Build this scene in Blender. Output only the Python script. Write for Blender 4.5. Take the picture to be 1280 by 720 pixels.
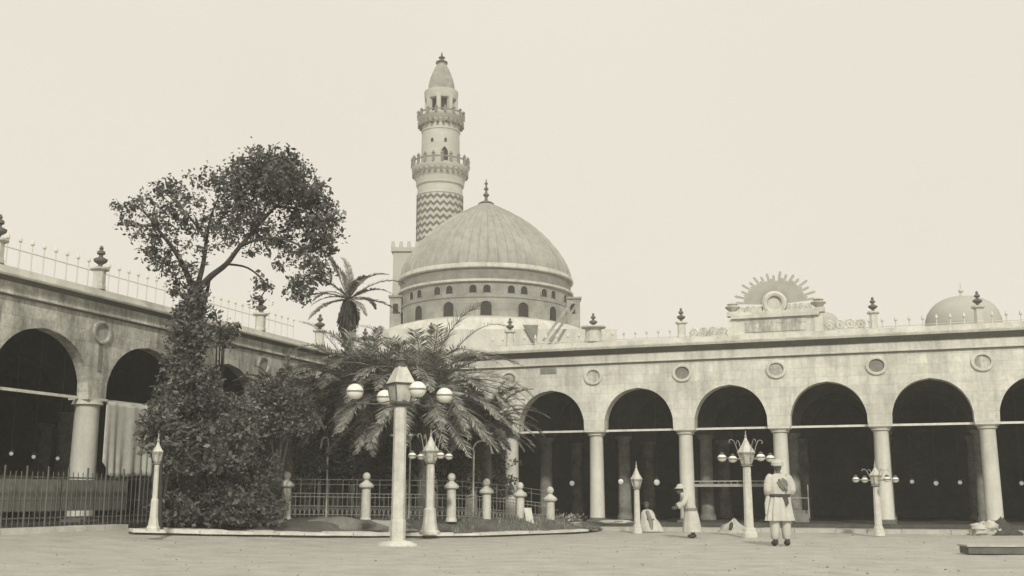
import bpy, bmesh, math, random
from mathutils import Vector, Matrix, noise
R = math.radians
rnd = random.Random(7)
for o in list(bpy.data.objects): bpy.data.objects.remove(o, do_unlink=True)
scene = bpy.context.scene
COL = scene.collection

# ------------------------------------------------------------------ camera
F, HOR, CH = 1350.0, 620.0, 1.12           # focal length in photo pixels, horizon row, camera height
TH = math.atan((HOR - 360) / F); YAW = R(19.6)
cd = bpy.data.cameras.new('camera'); cam = bpy.data.objects.new('camera', cd); COL.objects.link(cam)
cam.location = (0, 0, CH); cam.rotation_euler = (R(90) + TH, 0, YAW)
cd.sensor_width = 36; cd.lens = 36 * F / 1280; cd.clip_start = .1; cd.clip_end = 6000
scene.camera = cam

# ------------------------------------------------------------------ sky, sun, exposure
SUN_EL, SUN_AZ = R(34), R(157)            # azimuth clockwise from +Y (towards the sun)
w = bpy.data.worlds.new('World'); scene.world = w; w.use_nodes = True
nt = w.node_tree; nt.nodes.clear()
sky = nt.nodes.new('ShaderNodeTexSky'); sky.sky_type = 'NISHITA'; sky.sun_disc = False
sky.sun_elevation = SUN_EL; sky.sun_rotation = SUN_AZ; sky.dust_density = 4
bw = nt.nodes.new('ShaderNodeRGBToBW')
mx = nt.nodes.new('ShaderNodeMix'); mx.data_type = 'FLOAT'; mx.inputs[0].default_value = .88
mx.inputs[3].default_value = 9.5          # the even, hazy part of the sky
tc = nt.nodes.new('ShaderNodeTexCoord'); nz = nt.nodes.new('ShaderNodeTexNoise')
nz.inputs['Scale'].default_value = 2.2; nz.inputs['Detail'].default_value = 6
mr = nt.nodes.new('ShaderNodeMapRange'); mr.inputs[3].default_value = .955; mr.inputs[4].default_value = 1.045
ml = nt.nodes.new('ShaderNodeMath'); ml.operation = 'MULTIPLY'
tint = nt.nodes.new('ShaderNodeVectorMath'); tint.operation = 'SCALE'
tint.inputs[0].default_value = (1.0, .94, .825)
bg = nt.nodes.new('ShaderNodeBackground'); bg.inputs[1].default_value = .1
wo = nt.nodes.new('ShaderNodeOutputWorld')
L = nt.links.new
L(sky.outputs[0], bw.inputs[0]); L(bw.outputs[0], mx.inputs[2])
L(tc.outputs['Generated'], nz.inputs['Vector']); L(nz.outputs['Fac'], mr.inputs[0])
L(mx.outputs[0], ml.inputs[0]); L(mr.outputs[0], ml.inputs[1])
L(ml.outputs[0], tint.inputs['Scale']); L(tint.outputs[0], bg.inputs[0]); L(bg.outputs[0], wo.inputs[0])
sd = bpy.data.lights.new('sun', 'SUN'); sd.energy = 3.0; sd.angle = R(3); sd.color = (1, .965, .88)
so = bpy.data.objects.new('sun', sd); COL.objects.link(so)
to_sun = Vector((math.sin(SUN_AZ) * math.cos(SUN_EL), math.cos(SUN_AZ) * math.cos(SUN_EL), math.sin(SUN_EL)))
so.rotation_euler = to_sun.to_track_quat('Z', 'Y').to_euler(); so.location = (0, -20, 40)
scene.view_settings.view_transform = 'Standard'; scene.view_settings.look = 'None'
scene.view_settings.exposure = 0; scene.view_settings.gamma = 1
scene.view_settings.use_curve_mapping = False
scene.render.resolution_x = 1024; scene.render.resolution_y = 576

# ------------------------------------------------------------------ surveying helpers
CAM = Vector((0, 0, CH))
def ray(px, py):
    x = (px - 640) / F; y = (360 - py) / F
    f = math.cos(TH) - y * math.sin(TH); u = math.sin(TH) + y * math.cos(TH)
    return Vector((x * math.cos(YAW) - f * math.sin(YAW), x * math.sin(YAW) + f * math.cos(YAW), u))
def fwd(r): return -r.x * math.sin(YAW) + r.y * math.cos(YAW)
def PD(px, py, d): r = ray(px, py); return CAM + r * (d / fwd(r))
def PY(px, py, y): r = ray(px, py); return CAM + r * (y / r.y)
def PX(px, py, x): r = ray(px, py); return CAM + r * (x / r.x)
def sstep(t): t = max(0., min(1., t)); return t * t * (3 - 2 * t)
def gz(x, y): return .33 * sstep((-x - 12) / 6.0)
def PG(px, py, extra=0.):
    r = ray(px, py); r = r / fwd(r); lo = 2.
    while lo < 80:
        p = CAM + r * lo
        if p.z <= gz(p.x, p.y) + extra: break
        lo += .01
    return p

# ------------------------------------------------------------------ materials
def S(v, k=1.0): return (v, v * (1 - .012 * k), v * (1 - .125 * k), 1)   # sepia-toned grey
def mat(name, v, rough=.85, var=.15, scale=3., bump=.0, bscale=20., island=0., joints=None, streak=0., emit=0., spec=.3, coord='Object', dots=0.):
    m = bpy.data.materials.new(name); m.use_nodes = True; t = m.node_tree; n = t.nodes; l = t.links.new
    p = n['Principled BSDF']; p.inputs['Roughness'].default_value = rough
    p.inputs['Specular IOR Level'].default_value = spec
    c = n.new('ShaderNodeTexCoord'); co = c.outputs[coord]
    def math_(op, a, b):
        q = n.new('ShaderNodeMath'); q.operation = op
        for i, z in enumerate((a, b)):
            if isinstance(z, (int, float)): q.inputs[i].default_value = z
            else: l(z, q.inputs[i])
        return q.outputs[0]
    def nse(sc, det=5, vec=None, rg=.6):
        q = n.new('ShaderNodeTexNoise'); q.inputs['Scale'].default_value = sc; q.inputs['Detail'].default_value = det
        q.inputs['Roughness'].default_value = rg
        l(vec if vec is not None else co, q.inputs['Vector']); return q.outputs['Fac']
    def rng(fac, a, b, lo=.3, hi=.7):
        q = n.new('ShaderNodeMapRange'); q.inputs[1].default_value = lo; q.inputs[2].default_value = hi
        q.inputs[3].default_value = a; q.inputs[4].default_value = b; l(fac, q.inputs[0]); return q.outputs[0]
    f = rng(nse(scale), 1 - var, 1 + var)
    f = math_('MULTIPLY', f, rng(nse(scale * 7.3, 3), 1 - var * .6, 1 + var * .6))
    if streak:
        mp = n.new('ShaderNodeMapping'); mp.inputs['Scale'].default_value = (1.6, 1.6, .22); l(co, mp.inputs[0])
        f = math_('MULTIPLY', f, rng(nse(1.6, 5, mp.outputs[0], .7), 1.0 - streak, 1.06, .36, .56))
    if dots:
        f = math_('MULTIPLY', f, rng(nse(dots, 4), .89, 1.0, .34, .54))
    hgt = None
    if joints:
        # stone courses: joint lines along z and along the wall
        sx = n.new('ShaderNodeSeparateXYZ'); l(co, sx.inputs[0])
        cm = n.new('ShaderNodeCombineXYZ'); l(math_('ADD', sx.outputs[0], sx.outputs[1]), cm.inputs[0]); l(sx.outputs[2], cm.inputs[1])
        br = n.new('ShaderNodeTexBrick'); l(cm.outputs[0], br.inputs['Vector'])
        br.inputs['Scale'].default_value = 1; br.inputs['Brick Width'].default_value = joints[0]; br.inputs['Row Height'].default_value = joints[1]
        br.inputs['Mortar Size'].default_value = joints[2]; br.inputs['Mortar Smooth'].default_value = .6
        br.inputs['Color1'].default_value = (1, 1, 1, 1); br.inputs['Color2'].default_value = (joints[3],) * 3 + (1,)
        br.inputs['Mortar'].default_value = (joints[4],) * 3 + (1,)
        q = n.new('ShaderNodeRGBToBW'); l(br.outputs['Color'], q.inputs[0]); f = math_('MULTIPLY', f, q.outputs[0]); hgt = q.outputs[0]
    if island:
        g = n.new('ShaderNodeNewGeometry'); f = math_('MULTIPLY', f, rng(g.outputs['Random Per Island'], 1 - island, 1 + island, 0, 1))
    vm = n.new('ShaderNodeVectorMath'); vm.operation = 'SCALE'; vm.inputs[0].default_value = S(v)[:3]; l(f, vm.inputs['Scale'])
    l(vm.outputs[0], p.inputs['Base Color'])
    if bump:
        b = n.new('ShaderNodeBump'); b.inputs['Strength'].default_value = bump; b.inputs['Distance'].default_value = .02
        h = nse(bscale, 8, None, .7)
        if hgt is not None: h = math_('ADD', h, math_('MULTIPLY', hgt, 2.))
        l(h, b.inputs['Height']); l(b.outputs[0], p.inputs['Normal'])
    if emit:
        p.inputs['Emission Color'].default_value = S(1); p.inputs['Emission Strength'].default_value = emit
    m['t'] = 1
    return m
M = dict(
    sand=mat('sand', .41, var=.14, scale=1.7, bump=1., bscale=16, coord='Object', dots=.9),
    stone=mat('facade_stone', .56, var=.15, scale=1.1, bump=.5, bscale=14, joints=(.62, .31, .008, .86, .74), streak=.19),
    stone_old=mat('weathered_stone', .46, var=.34, scale=1.3, bump=.6, bscale=14, joints=(.62, .31, .008, .8, .7), streak=.45),
    trim=mat('trim_stone', .50, var=.14, scale=1.5, bump=.4, bscale=18, streak=.2),
    trim_dark=mat('shade_and_dark_trim', .13, var=.2, scale=1.5),  # dark trim; on the cornice moulding its tone paints the eaves shadow
    column=mat('column_marble', .56, var=.09, scale=1.6, bump=.2, bscale=12, rough=.6, streak=.12),
    capital=mat('capital_marble', .50, var=.12, scale=4, bump=.4, bscale=25),
    inner=mat('shaded_inner_stone', .2, var=.4, scale=2.0, bump=.3),  # column stone darkened to put the indoor shade into its colour
    innerwall=mat('shade_plaster', .05, var=.35, scale=.8),  # dark base puts the interior shade into walls, arches and roof
    shade_dark=mat('shade_dark', .07, var=.3, scale=2.5),  # floor and gallery leg tone darkened to carry the interior shade
    paving=mat('paving', .40, var=.15, scale=2, bump=.5, bscale=10),
    kerb=mat('kerb_stone', .58, var=.15, scale=2.5, bump=.8, bscale=9, island=.12),
    kerbdark=mat('kerb_shade', .07, var=.3, scale=3),  # near-black tone painted for the shadow under the kerb
    white=mat('lime_wash', .54, var=.10, scale=1.2, bump=.5, bscale=5, streak=.12),
    pale=mat('haze_pale', .62, var=.05, scale=2),  # pale tone carries the haze over the roof railings
    rays=mat('gilt_rays', .36, var=.1, scale=3),
    paledome=mat('pale_plaster', .40, var=.06, scale=.8),
    lead=mat('lead_sheet', .32, var=.12, scale=.5, rough=.6, streak=.2),
    drum=mat('drum_stone', .31, var=.22, scale=1.2, bump=.4, bscale=5, joints=(.9, .42, .02, .8, .75)),
    drumband=mat('drum_band', .20, var=.25, scale=2.2),
    minaret=mat('minaret_stone', .45, var=.08, scale=.5, joints=(.9, .45, .015, .92, .85)),
    zig=mat('dark_stone_inlay', .13, var=.15, scale=1),
    hole=mat('dark_opening', .03, var=.2, scale=1),
    iron=mat('old_iron', .10, var=.2, scale=6, rough=.6),
    ironpale=mat('painted_iron', .20, var=.2, scale=6, rough=.6),
    lampwhite=mat('painted_post', .50, var=.18, scale=5, bump=.3, bscale=40, rough=.6, streak=.1),
    lampmetal=mat('lamp_metal', .30, var=.15, scale=8, rough=.5),
    glass=mat('lamp_glass', .42, var=.35, scale=4, rough=.15, spec=.8),
    opal=mat('opal_glass', .72, var=.03, scale=5, rough=.25, spec=.7),
    opallit=mat('opal_glass_lit', .7, var=.02, rough=.3, emit=.3),
    trunk=mat('bark', .045, var=.3, scale=6, bump=.9, bscale=14),
    palmtrunk=mat('palm_bark', .09, var=.35, scale=7, bump=1, bscale=20),
    leaf=mat('leaf', .075, var=.2, scale=1.2, island=.55, rough=.55, spec=.45),
    shrub=mat('shrub_leaf', .10, var=.2, scale=1.2, island=.6, rough=.55, spec=.45),
    frond=mat('palm_leaflet', .23, var=.35, scale=1.6, island=.6, rough=.45, spec=.5),
    earth=mat('garden_earth', .10, var=.35, scale=1.1, bump=1, bscale=8),  # earth colour darkened to carry the shade under the trees
    grass=mat('dry_grass', .22, var=.2, scale=1, island=.5),
    cloth=mat('white_cotton', .47, var=.12, scale=5, bump=.8, bscale=14, rough=.95),
    clothgrey=mat('grey_cotton', .20, var=.12, scale=6, rough=.95),
    clothdark=mat('dark_cloth', .06, var=.3, scale=8, rough=.95),
    canvas=mat('canvas', .40, var=.12, scale=5, bump=.4, bscale=20, rough=.95),
    skin=mat('brown_skin', .10, var=.1, scale=8, rough=.6),
    leather=mat('dark_leather', .035, var=.2, scale=8, rough=.5),
    wood=mat('old_wood', .22, var=.25, scale=4, streak=.2),
    lattice=mat('woven_screen', .16, var=.2, scale=9),
    slab=mat('shaded_front', .12, var=.25, scale=3, bump=.6, bscale=15),
    pebble=mat('pebble', .33, var=.3, scale=3, island=.4),
)

# ------------------------------------------------------------------ mesh builder
class MB:
    def __init__(s): s.v = []; s.f = []
    def add(s, vs, fs):
        b = len(s.v); s.v += [tuple(x) for x in vs]; s.f += [tuple(b + i for i in f) for f in fs]; return s
    def box(s, x0, x1, y0, y1, z0, z1, rot=0, c=None, taper=1.):
        cx, cy = ((x0 + x1) / 2, (y0 + y1) / 2)
        vs = []
        for z, k in ((z0, 1.), (z1, taper)):
            for x, y in ((x0, y0), (x1, y0), (x1, y1), (x0, y1)):
                dx, dy = (x - cx) * k, (y - cy) * k
                if c is not None: dx, dy = cx + dx - c[0], cy + dy - c[1]; ox, oy = c[0], c[1]
                else: ox, oy = cx, cy
                vs.append((ox + dx * math.cos(rot) - dy * math.sin(rot), oy + dx * math.sin(rot) + dy * math.cos(rot), z))
        return s.add(vs, [(3, 2, 1, 0), (4, 5, 6, 7), (0, 1, 5, 4), (1, 2, 6, 5), (2, 3, 7, 6), (3, 0, 4, 7)])
    def lathe(s, prof, c=(0, 0, 0), n=16, ph=0., sx=1., sy=1., caps=True):
        vs = []; fs = []
        for r, z in prof:
            for k in range(n):
                a = ph + 2 * math.pi * k / n
                vs.append((c[0] + r * sx * math.cos(a), c[1] + r * sy * math.sin(a), c[2] + z))
        for i in range(len(prof) - 1):
            for k in range(n):
                k2 = (k + 1) % n; fs.append((i * n + k, i * n + k2, (i + 1) * n + k2, (i + 1) * n + k))
        if caps: fs.append(tuple(range(n - 1, -1, -1))); fs.append(tuple((len(prof) - 1) * n + k for k in range(n)))
        return s.add(vs, fs)
    def tube(s, pts, rad, n=6):
        pts = [Vector(p) for p in pts]
        if not isinstance(rad, (list, tuple)): rad = [rad] * len(pts)
        vs = []; fs = []; up = None
        for i, p in enumerate(pts):
            t = (pts[min(i + 1, len(pts) - 1)] - pts[max(i - 1, 0)]).normalized()
            if up is None: up = t.orthogonal().normalized()
            a = (up - t * up.dot(t));
            a = a.normalized() if a.length > 1e-5 else t.orthogonal().normalized()
            up = a; b = t.cross(a)
            for k in range(n):
                q = 2 * math.pi * k / n; vs.append(p + (a * math.cos(q) + b * math.sin(q)) * rad[i])
        for i in range(len(pts) - 1):
            for k in range(n):
                k2 = (k + 1) % n; fs.append((i * n + k, i * n + k2, (i + 1) * n + k2, (i + 1) * n + k))
        fs.append(tuple(range(n - 1, -1, -1))); fs.append(tuple((len(pts) - 1) * n + k for k in range(n)))
        return s.add(vs, fs)
    def ball(s, c, r, n=14, m=9, sz=1.):
        prof = [(max(.02 * r, r * math.sin(math.pi * i / m)), -r * sz * math.cos(math.pi * i / m)) for i in range(m + 1)]
        return s.lathe(prof, c, n)
    def lump(s, c, sx, sy, sz, seed=0, amp=.25, n=16, m=10, fr=2.):
        vs = []; fs = []
        for i in range(m + 1):
            t = math.pi * i / m
            for k in range(n):
                a = 2 * math.pi * k / n
                d = Vector((math.sin(t) * math.cos(a), math.sin(t) * math.sin(a), -math.cos(t)))
                q = 1 + amp * noise.noise(d * fr + Vector((seed * 7.1, seed * 3.3, 0)))
                vs.append((c[0] + d.x * sx * q, c[1] + d.y * sy * q, max(c[2] + d.z * sz * q, c[2] - sz * .15 if False else c[2] + d.z * sz * q)))
        for i in range(m):
            for k in range(n):
                k2 = (k + 1) % n; fs.append((i * n + k, i * n + k2, (i + 1) * n + k2, (i + 1) * n + k))
        return s.add(vs, fs)
    def prism(s, poly, fn, d0, d1):
        """poly 2D, fn(u, v, d) -> 3D point; extruded between d0 and d1"""
        n = len(poly); vs = [fn(u, v, d0) for u, v in poly] + [fn(u, v, d1) for u, v in poly]
        fs = [tuple(range(n)), tuple(range(2 * n - 1, n - 1, -1))] + [(i, i + n, (i + 1) % n + n, (i + 1) % n) for i in range(n)]
        return s.add(vs, fs)
    def build(s, name, m, parent=None, smooth=None, fix=True):
        me = bpy.data.meshes.new(name)
        off = Vector((0, 0, 0))
        if parent is not None:
            q = parent
            while q is not None: off += q.location; q = q.parent
        me.from_pydata([(v[0] - off.x, v[1] - off.y, v[2] - off.z) for v in s.v], [], s.f)
        if fix:
            bm = bmesh.new(); bm.from_mesh(me); bmesh.ops.recalc_face_normals(bm, faces=bm.faces); bm.to_mesh(me); bm.free()
        if smooth is not None:
            me.shade_smooth() if hasattr(me, 'shade_smooth') else None
            me.set_sharp_from_angle(angle=R(smooth))
        me.materials.append(M[m]); me.update()
        o = bpy.data.objects.new(name, me); COL.objects.link(o)
        if parent is not None: o.parent = parent
        return o
def tag(o, label=None, cat=None, group=None, kind=None):
    if label: o['label'] = label
    if cat: o['category'] = cat
    if group: o['group'] = group
    if kind: o['kind'] = kind
    return o
def empty(name, loc, label=None, cat=None, group=None):
    o = bpy.data.objects.new(name, None); COL.objects.link(o); o.location = loc; o.empty_display_size = .2
    return tag(o, label, cat, group)
def copy_tree(o, parent=None):
    kids = [c for c in COL.objects if c.parent == o]
    c = o.copy(); COL.objects.link(c); c.parent = parent
    for k in kids: copy_tree(k, c)
    return c

# ------------------------------------------------------------------ ground
def axis(lo, hi, step, far):
    a = []; x = lo
    while x <= hi + 1e-6: a.append(x); x += step
    e = [1, 3, 8, 20, 60, 200, 700, far]
    return [lo - q for q in reversed(e)] + a + [hi + q for q in e]
gx = axis(-40, 20, .5, 2500); gy = axis(2, 50, .4, 2500)
g = MB(); g.v = []
for y in gy:
    for x in gx:
        z = gz(x, y)
        if -40 <= x <= 20 and 2 <= y <= 50: z += .018 * noise.noise(Vector((x * .6, y * .6, 0))) + .006 * noise.noise(Vector((x * 2.3, y * 2.3, 5)))
        g.v.append((x, y, z - .01))
nx = len(gx)
g.f = [(j * nx + i, j * nx + i + 1, (j + 1) * nx + i + 1, (j + 1) * nx + i) for j in range(len(gy) - 1) for i in range(nx - 1)]
tag(g.build('ground', 'sand', smooth=60), kind='structure')

# ------------------------------------------------------------------ arcades
SP, TOP = 3.37, 5.70        # spring height, underside of the frieze
def arch_profile(half, rise, n=14):
    """slightly pointed arch from (-half,0) over (0,rise) to (half,0)"""
    pts = []
    for i in range(n + 1):
        t = i / n; a = t * math.pi / 2
        x = -half * math.cos(a) ** .94; z = rise * (math.sin(a) ** .92)
        if i > n * .6: z = z * (1 - .0) ; 
        pts.append((x * (1.0 if a > .15 else .985), z))
    # a small point at the crown
    pts[-1] = (0, rise * 1.015)
    return pts + [(-x, z) for x, z in reversed(pts[:-1])]
def arch_wall(mb, centres, half, rise, sp, top, u0, u1, fn, thick):
    """fn(u, z, d): d=0 front, d=thick back"""
    ed = [u0] + [(a + b) / 2 for a, b in zip(centres, centres[1:])] + [u1]
    for ci, c in enumerate(centres):
        pr = [(c + x, sp + z) for x, z in arch_profile(half, rise)]
        l, r = ed[ci], ed[ci + 1]
        low = [(l, sp)] + pr + [(r, sp)]
        n = len(low)
        topu = [l] + [l + (r - l) * (i / (n - 1)) for i in range(1, n - 1)] + [r]
        vs = []
        for d in (0, thick):
            vs += [fn(u, z, d) for u, z in low] + [fn(u, top, d) for u in topu]
        fs = []
        for b in (0, 2 * n):
            fs += [(b + i, b + i + 1, b + n + i + 1, b + n + i) for i in range(n - 1)]
        fs += [(i, 2 * n + i, 2 * n + i + 1, i + 1) for i in range(n - 1)]
        mb.add(vs, fs)
def extr(mb, prof, u0, u1, fn):
    """profile of (d, z) swept along the wall; d negative = proud of the wall"""
    n = len(prof)
    vs = [fn(u0, z, d) for d, z in prof] + [fn(u1, z, d) for d, z in prof]
    fs = [tuple(range(n)), tuple(range(2 * n - 1, n - 1, -1))] + [(i, i + n, (i + 1) % n + n, (i + 1) % n) for i in range(n)]
    mb.add(vs, fs)
def arcade(name, label, origin, fn, cols, half, rise, sp, base, stone, u0, u1, med_dark, depth=13., in_off=0.):
    root = empty(name, origin, label, 'arcade')
    cen = [(a + b) / 2 for a, b in zip(cols, cols[1:])]
    top = TOP; u2 = u1 if stone == 'stone' else FY + 13.
    mb = MB(); arch_wall(mb, cen, half, rise, sp, top, cols[0], cols[-1], fn, .55 if stone == 'stone' else .34)
    mb.build('wall', stone, root)
    # frieze, moulding, cornice, parapet
    mb = MB(); extr(mb, [(-.05, 5.70), (-.05, 5.74), (-.03, 5.76), (-.03, 6.0), (.5, 6.0), (.5, 5.70)], u0, u1, fn); mb.build('frieze', 'trim' if stone == 'stone' else stone, root)
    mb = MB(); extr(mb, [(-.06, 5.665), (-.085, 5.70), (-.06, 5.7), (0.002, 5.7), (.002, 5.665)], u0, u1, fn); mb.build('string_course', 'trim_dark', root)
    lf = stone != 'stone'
    mb = MB(); extr(mb, [(-.03, 6.002), (-.06, 6.03), (-.14, 6.07), (-.18, 6.09), (.5, 6.09), (.5, 6.002)] if lf else [(-.03, 6.002), (-.08, 6.03), (-.20, 6.12), (-.28, 6.17), (.5, 6.17), (.5, 6.002)], u0, u1, fn); mb.build('moulding', 'trim_dark', root)  # dark strip painted for the shadow under the cornice overhang
    mb = MB(); extr(mb, [(-.20, 6.092), (-.22, 6.13), (-.22, 6.16), (-.10, 6.18), (-.08, 6.34), (-.02, 6.36), (.5, 6.36), (.5, 6.092)] if lf else [(-.30, 6.172), (-.33, 6.24), (-.33, 6.28), (-.20, 6.30), (-.18, 6.45), (-.02, 6.47), (.5, 6.47), (.5, 6.172)], u0, u1, fn); mb.build('cornice', 'column' if lf else 'trim', root)  # left cornice coloured paler, putting its sunlit look into the colour
    # columns
    for i, c in enumerate(cols):
        p = fn(c, 0, .28)
        mb = MB(); cw = 1. if stone == 'stone' else 1.28
        mb.lathe([(.265 * cw, base + .14), (.26 * cw, base + .3), (.235 * cw, sp - .22), (.245 * cw, sp - .2)], (p[0], p[1], 0), 20)
        sh = mb.build('column', 'column', root, smooth=40)
        mb = MB(); mb.lathe([(.24 * cw, sp - .2), (.30 * cw, sp - .17), (.30 * cw, sp - .14), (.29 * cw, sp - .13), (.37, sp - .06)], (p[0], p[1], 0), 20)
        a = fn(c - .36, sp - .06, -.03); b = fn(c + .36, sp - .001, .58)
        mb.box(min(a[0], b[0]), max(a[0], b[0]), min(a[1], b[1]), max(a[1], b[1]), sp - .06, sp - .003)
        mb.build('capital', 'capital', sh, smooth=30)
        mb = MB(); mb.box(p[0] - .31, p[0] + .31, p[1] - .31, p[1] + .31, base, base + .07).lathe([(.30, base + .07), (.30, base + .11), (.27, base + .14)], (p[0], p[1], 0), 20)
        mb.build('base', 'trim_dark', sh, smooth=30)
        # medallion above each column
        z0 = 5.26; rr = .27
        mb = MB()
        def ring(r0, r1, d0, d1, n=28):
            vs = []; fs = []
            for k in range(n):
                q = 2 * math.pi * k / n
                for r, d in ((r0, d0), (r0, d1), ((r0 + r1) / 2, d1 - .015), (r1, d1), (r1, d0)):
                    vs.append(fn(c + 1.13 * r * math.cos(q), z0 + r * math.sin(q), d))
            for k in range(n):
                for j in range(4):
                    k2 = (k + 1) % n; fs.append((k * 5 + j, k * 5 + j + 1, k2 * 5 + j + 1, k2 * 5 + j))
            mb.add(vs, fs)
        ring(.215, .30, .01, -.065)
        md = mb.build('medallion', 'trim' if stone == 'stone' else 'stone_old', root, smooth=40)
        mb = MB(); mb.prism([(1.13 * .214 * math.cos(2 * math.pi * k / 24), .214 * math.sin(2 * math.pi * k / 24)) for k in range(24)], lambda u, v, d: fn(c + u, z0 + v, d), -.004, .003)
        mb.build('disc', ('drumband' if i in med_dark else 'stone_old') if stone == 'stone' else 'drum', md)
    # tie rods
    for a, b in zip(cols, cols[1:]):
        p, q = fn(a + .37, sp - .03, .28), fn(b - .37, sp - .03, .28)
        mb = MB(); mb.box(min(p[0], q[0]) - .03, max(p[0], q[0]) + .03, min(p[1], q[1]) - .03, max(p[1], q[1]) + .03, sp - .045, sp + .025)
        mb.build('tie_beam', 'column', root)
    # inner rows of columns and arches
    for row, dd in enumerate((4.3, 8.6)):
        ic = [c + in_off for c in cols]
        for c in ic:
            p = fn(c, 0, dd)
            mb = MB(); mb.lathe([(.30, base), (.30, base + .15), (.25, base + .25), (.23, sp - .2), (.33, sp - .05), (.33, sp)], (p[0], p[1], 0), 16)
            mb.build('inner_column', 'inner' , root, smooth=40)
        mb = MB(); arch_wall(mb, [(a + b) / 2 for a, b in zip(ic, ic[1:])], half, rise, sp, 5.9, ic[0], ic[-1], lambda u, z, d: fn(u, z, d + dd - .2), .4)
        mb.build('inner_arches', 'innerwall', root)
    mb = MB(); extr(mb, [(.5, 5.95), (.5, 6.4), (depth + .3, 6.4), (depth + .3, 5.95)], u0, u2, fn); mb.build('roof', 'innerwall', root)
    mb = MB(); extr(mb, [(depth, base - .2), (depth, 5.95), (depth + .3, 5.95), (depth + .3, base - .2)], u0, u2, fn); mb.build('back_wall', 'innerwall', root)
    return root
FY = 37.0; LX = -18.87
far_cols = [-16.33, -13.18, -10.03, -6.88, -3.73, -.56, 2.60, 5.75, 8.9, 12.05]
ffn = lambda u, z, d: (u, FY - .28 + d, z)
fa = arcade('arcade', 'long pale stone arcade facing the yard with round medallions and sunburst pediment', (-3, FY, 0), ffn,
            [-19.47] + far_cols, 1.23, 1.42, SP, .25, 'stone', -19.16, 12.4, (4, 6), in_off=.0)
mb = MB(); mb.box(-18.5, 12.4, 36.55, FY + 13.2, -.2, .242).build('floor', 'shade_dark', fa)
pl = MB()
x = -9.6
while x < 12.4:
    wd = rnd.uniform(.9, 1.5); dx = rnd.uniform(-.03, .03)
    pl.box(x, x + wd - .012, 35.55 + dx, 36.57, -.15, .115 + rnd.uniform(-.008, .008)); x += wd
pl.build('front_step', 'paving', fa)
# left arcade runs along +Y
left_cols = [10.95, 14.76, 18.57, 22.40, 26.2, 29.98, 33.8, 37.3]
lfn = lambda u, z, d: (LX - .33 - d, u, z)
la = arcade('arcade', 'stained grey arcade on the left with tall arches half hidden by trees', (LX, 24, .3), lfn,
            left_cols, 1.60, 1.50, 3.57, .48, 'stone_old', 8.0, 36.72, (1, 2, 3))
mb = MB(); mb.box(LX - 13, LX + .4, 8, FY + 13, -.2, .475).build('floor', 'shade_dark', la)
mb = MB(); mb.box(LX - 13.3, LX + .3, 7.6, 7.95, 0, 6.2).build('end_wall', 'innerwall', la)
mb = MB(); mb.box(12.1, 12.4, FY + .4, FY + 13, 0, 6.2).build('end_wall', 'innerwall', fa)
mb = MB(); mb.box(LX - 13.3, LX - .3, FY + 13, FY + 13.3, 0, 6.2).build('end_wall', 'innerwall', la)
# stain streaks below the medallions of the left arcade: darker keystones
for c in left_cols:
    MB().box(LX - .335, LX - .31, c - .07, c + .07, 4.25, 4.95).build('keystone', 'drumband', la)
# inset panel low on the first spandrels of the far arcade
p = PY(684, 464, FY - .28)
MB().box(p.x - .25, p.x + .35, FY - .30, FY - .278, p.z - .1, p.z + .13).build('inset_panel', 'drumband', fa)

# pinnacles along the parapets (parts of their arcade)
def pinnacle(x, y, z, parent, h=1.0, wide=False, m='trim', urn='trim_dark', k=1.):
    mb = MB(); a = .30 if wide else .14 * k
    mb.lathe([(a * 1.1, 0), (a * 1.1, .08), (a, .1), (a * .95, .48 * h), (a * 1.5, .52 * h), (a * 1.5, .57 * h)], (x, y, z), 8 if not wide else 12, ph=math.pi / 8)
    pd = mb.build('pinnacle', m, parent, smooth=25)
    mb = MB(); b = z + .57 * h
    mb.lathe([(q * k, w_ * k) for q, w_ in [(.05, 0), (.045, .07), (.14, .14), (.15, .19), (.05, .24), (.04, .28), (.09, .31), (.085, .36), (.03, .40), (.05, .43), (.02, .49)]], (x, y, b), 12)
    mb.build('urn', urn, pd, smooth=40)
for xx in far_cols[:-1]:
    if abs(xx + 3.73) < .1: continue
    pinnacle(xx, FY - .2, 6.47, fa, wide=abs(xx + 10.03) < .1, m='trim')
for yy in left_cols:
    pinnacle(LX - .4, yy - .15 + (.42 if 18 < yy < 19 else 0), 6.36, la, h=1.0, k=1.2, urn='zig' if 22 < yy < 23 else 'trim_dark')

# pediment with sunburst on the far arcade
yd = FY - .12
pt = lambda u, v, d: (u, yd + d, v)
pd = MB().box(-4.98, -2.42, yd - .14, yd + .25, 6.47, 7.02).build('pediment', 'trim', fa)
MB().box(-4.7, -2.7, yd - .17, yd - .142, 6.55, 6.95).build('panel', 'stone_old', pd)
mb = MB(); mb.box(-5.15, -2.25, yd - .26, yd + .3, 7.02, 7.14).box(-5.08, -2.32, yd - .2, yd + .26, 7.14, 7.24); mb.build('cornice', 'trim', pd)
for xx in (-5.12, -2.28):
    mb = MB(); mb.box(xx - .14, xx + .14, yd - .16, yd + .2, 6.47, 7.018); mb.build('pier', 'white', pd)
    mb = MB(); mb.box(xx - .19, xx + .19, yd - .1, yd + .2, 7.141, 7.30).lathe([(.08, 0), (.22, .12), (.26, .17), (.24, .2), (.12, .22), (.19, .27), (.06, .34)], (xx, yd + .05, 7.30), 12); mb.build('urn', 'trim', pd, smooth=40)
cx, cz = -3.70, 7.52
mb = MB(); n = 30
vs = []; fs = []
for k in range(n):
    q = 2 * math.pi * k / n
    for r, d in ((.24, .1), (.25, -.12), (.33, -.16), (.41, -.12), (.42, .1)): vs.append(pt(cx + r * math.cos(q), cz + r * math.sin(q), d))
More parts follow.
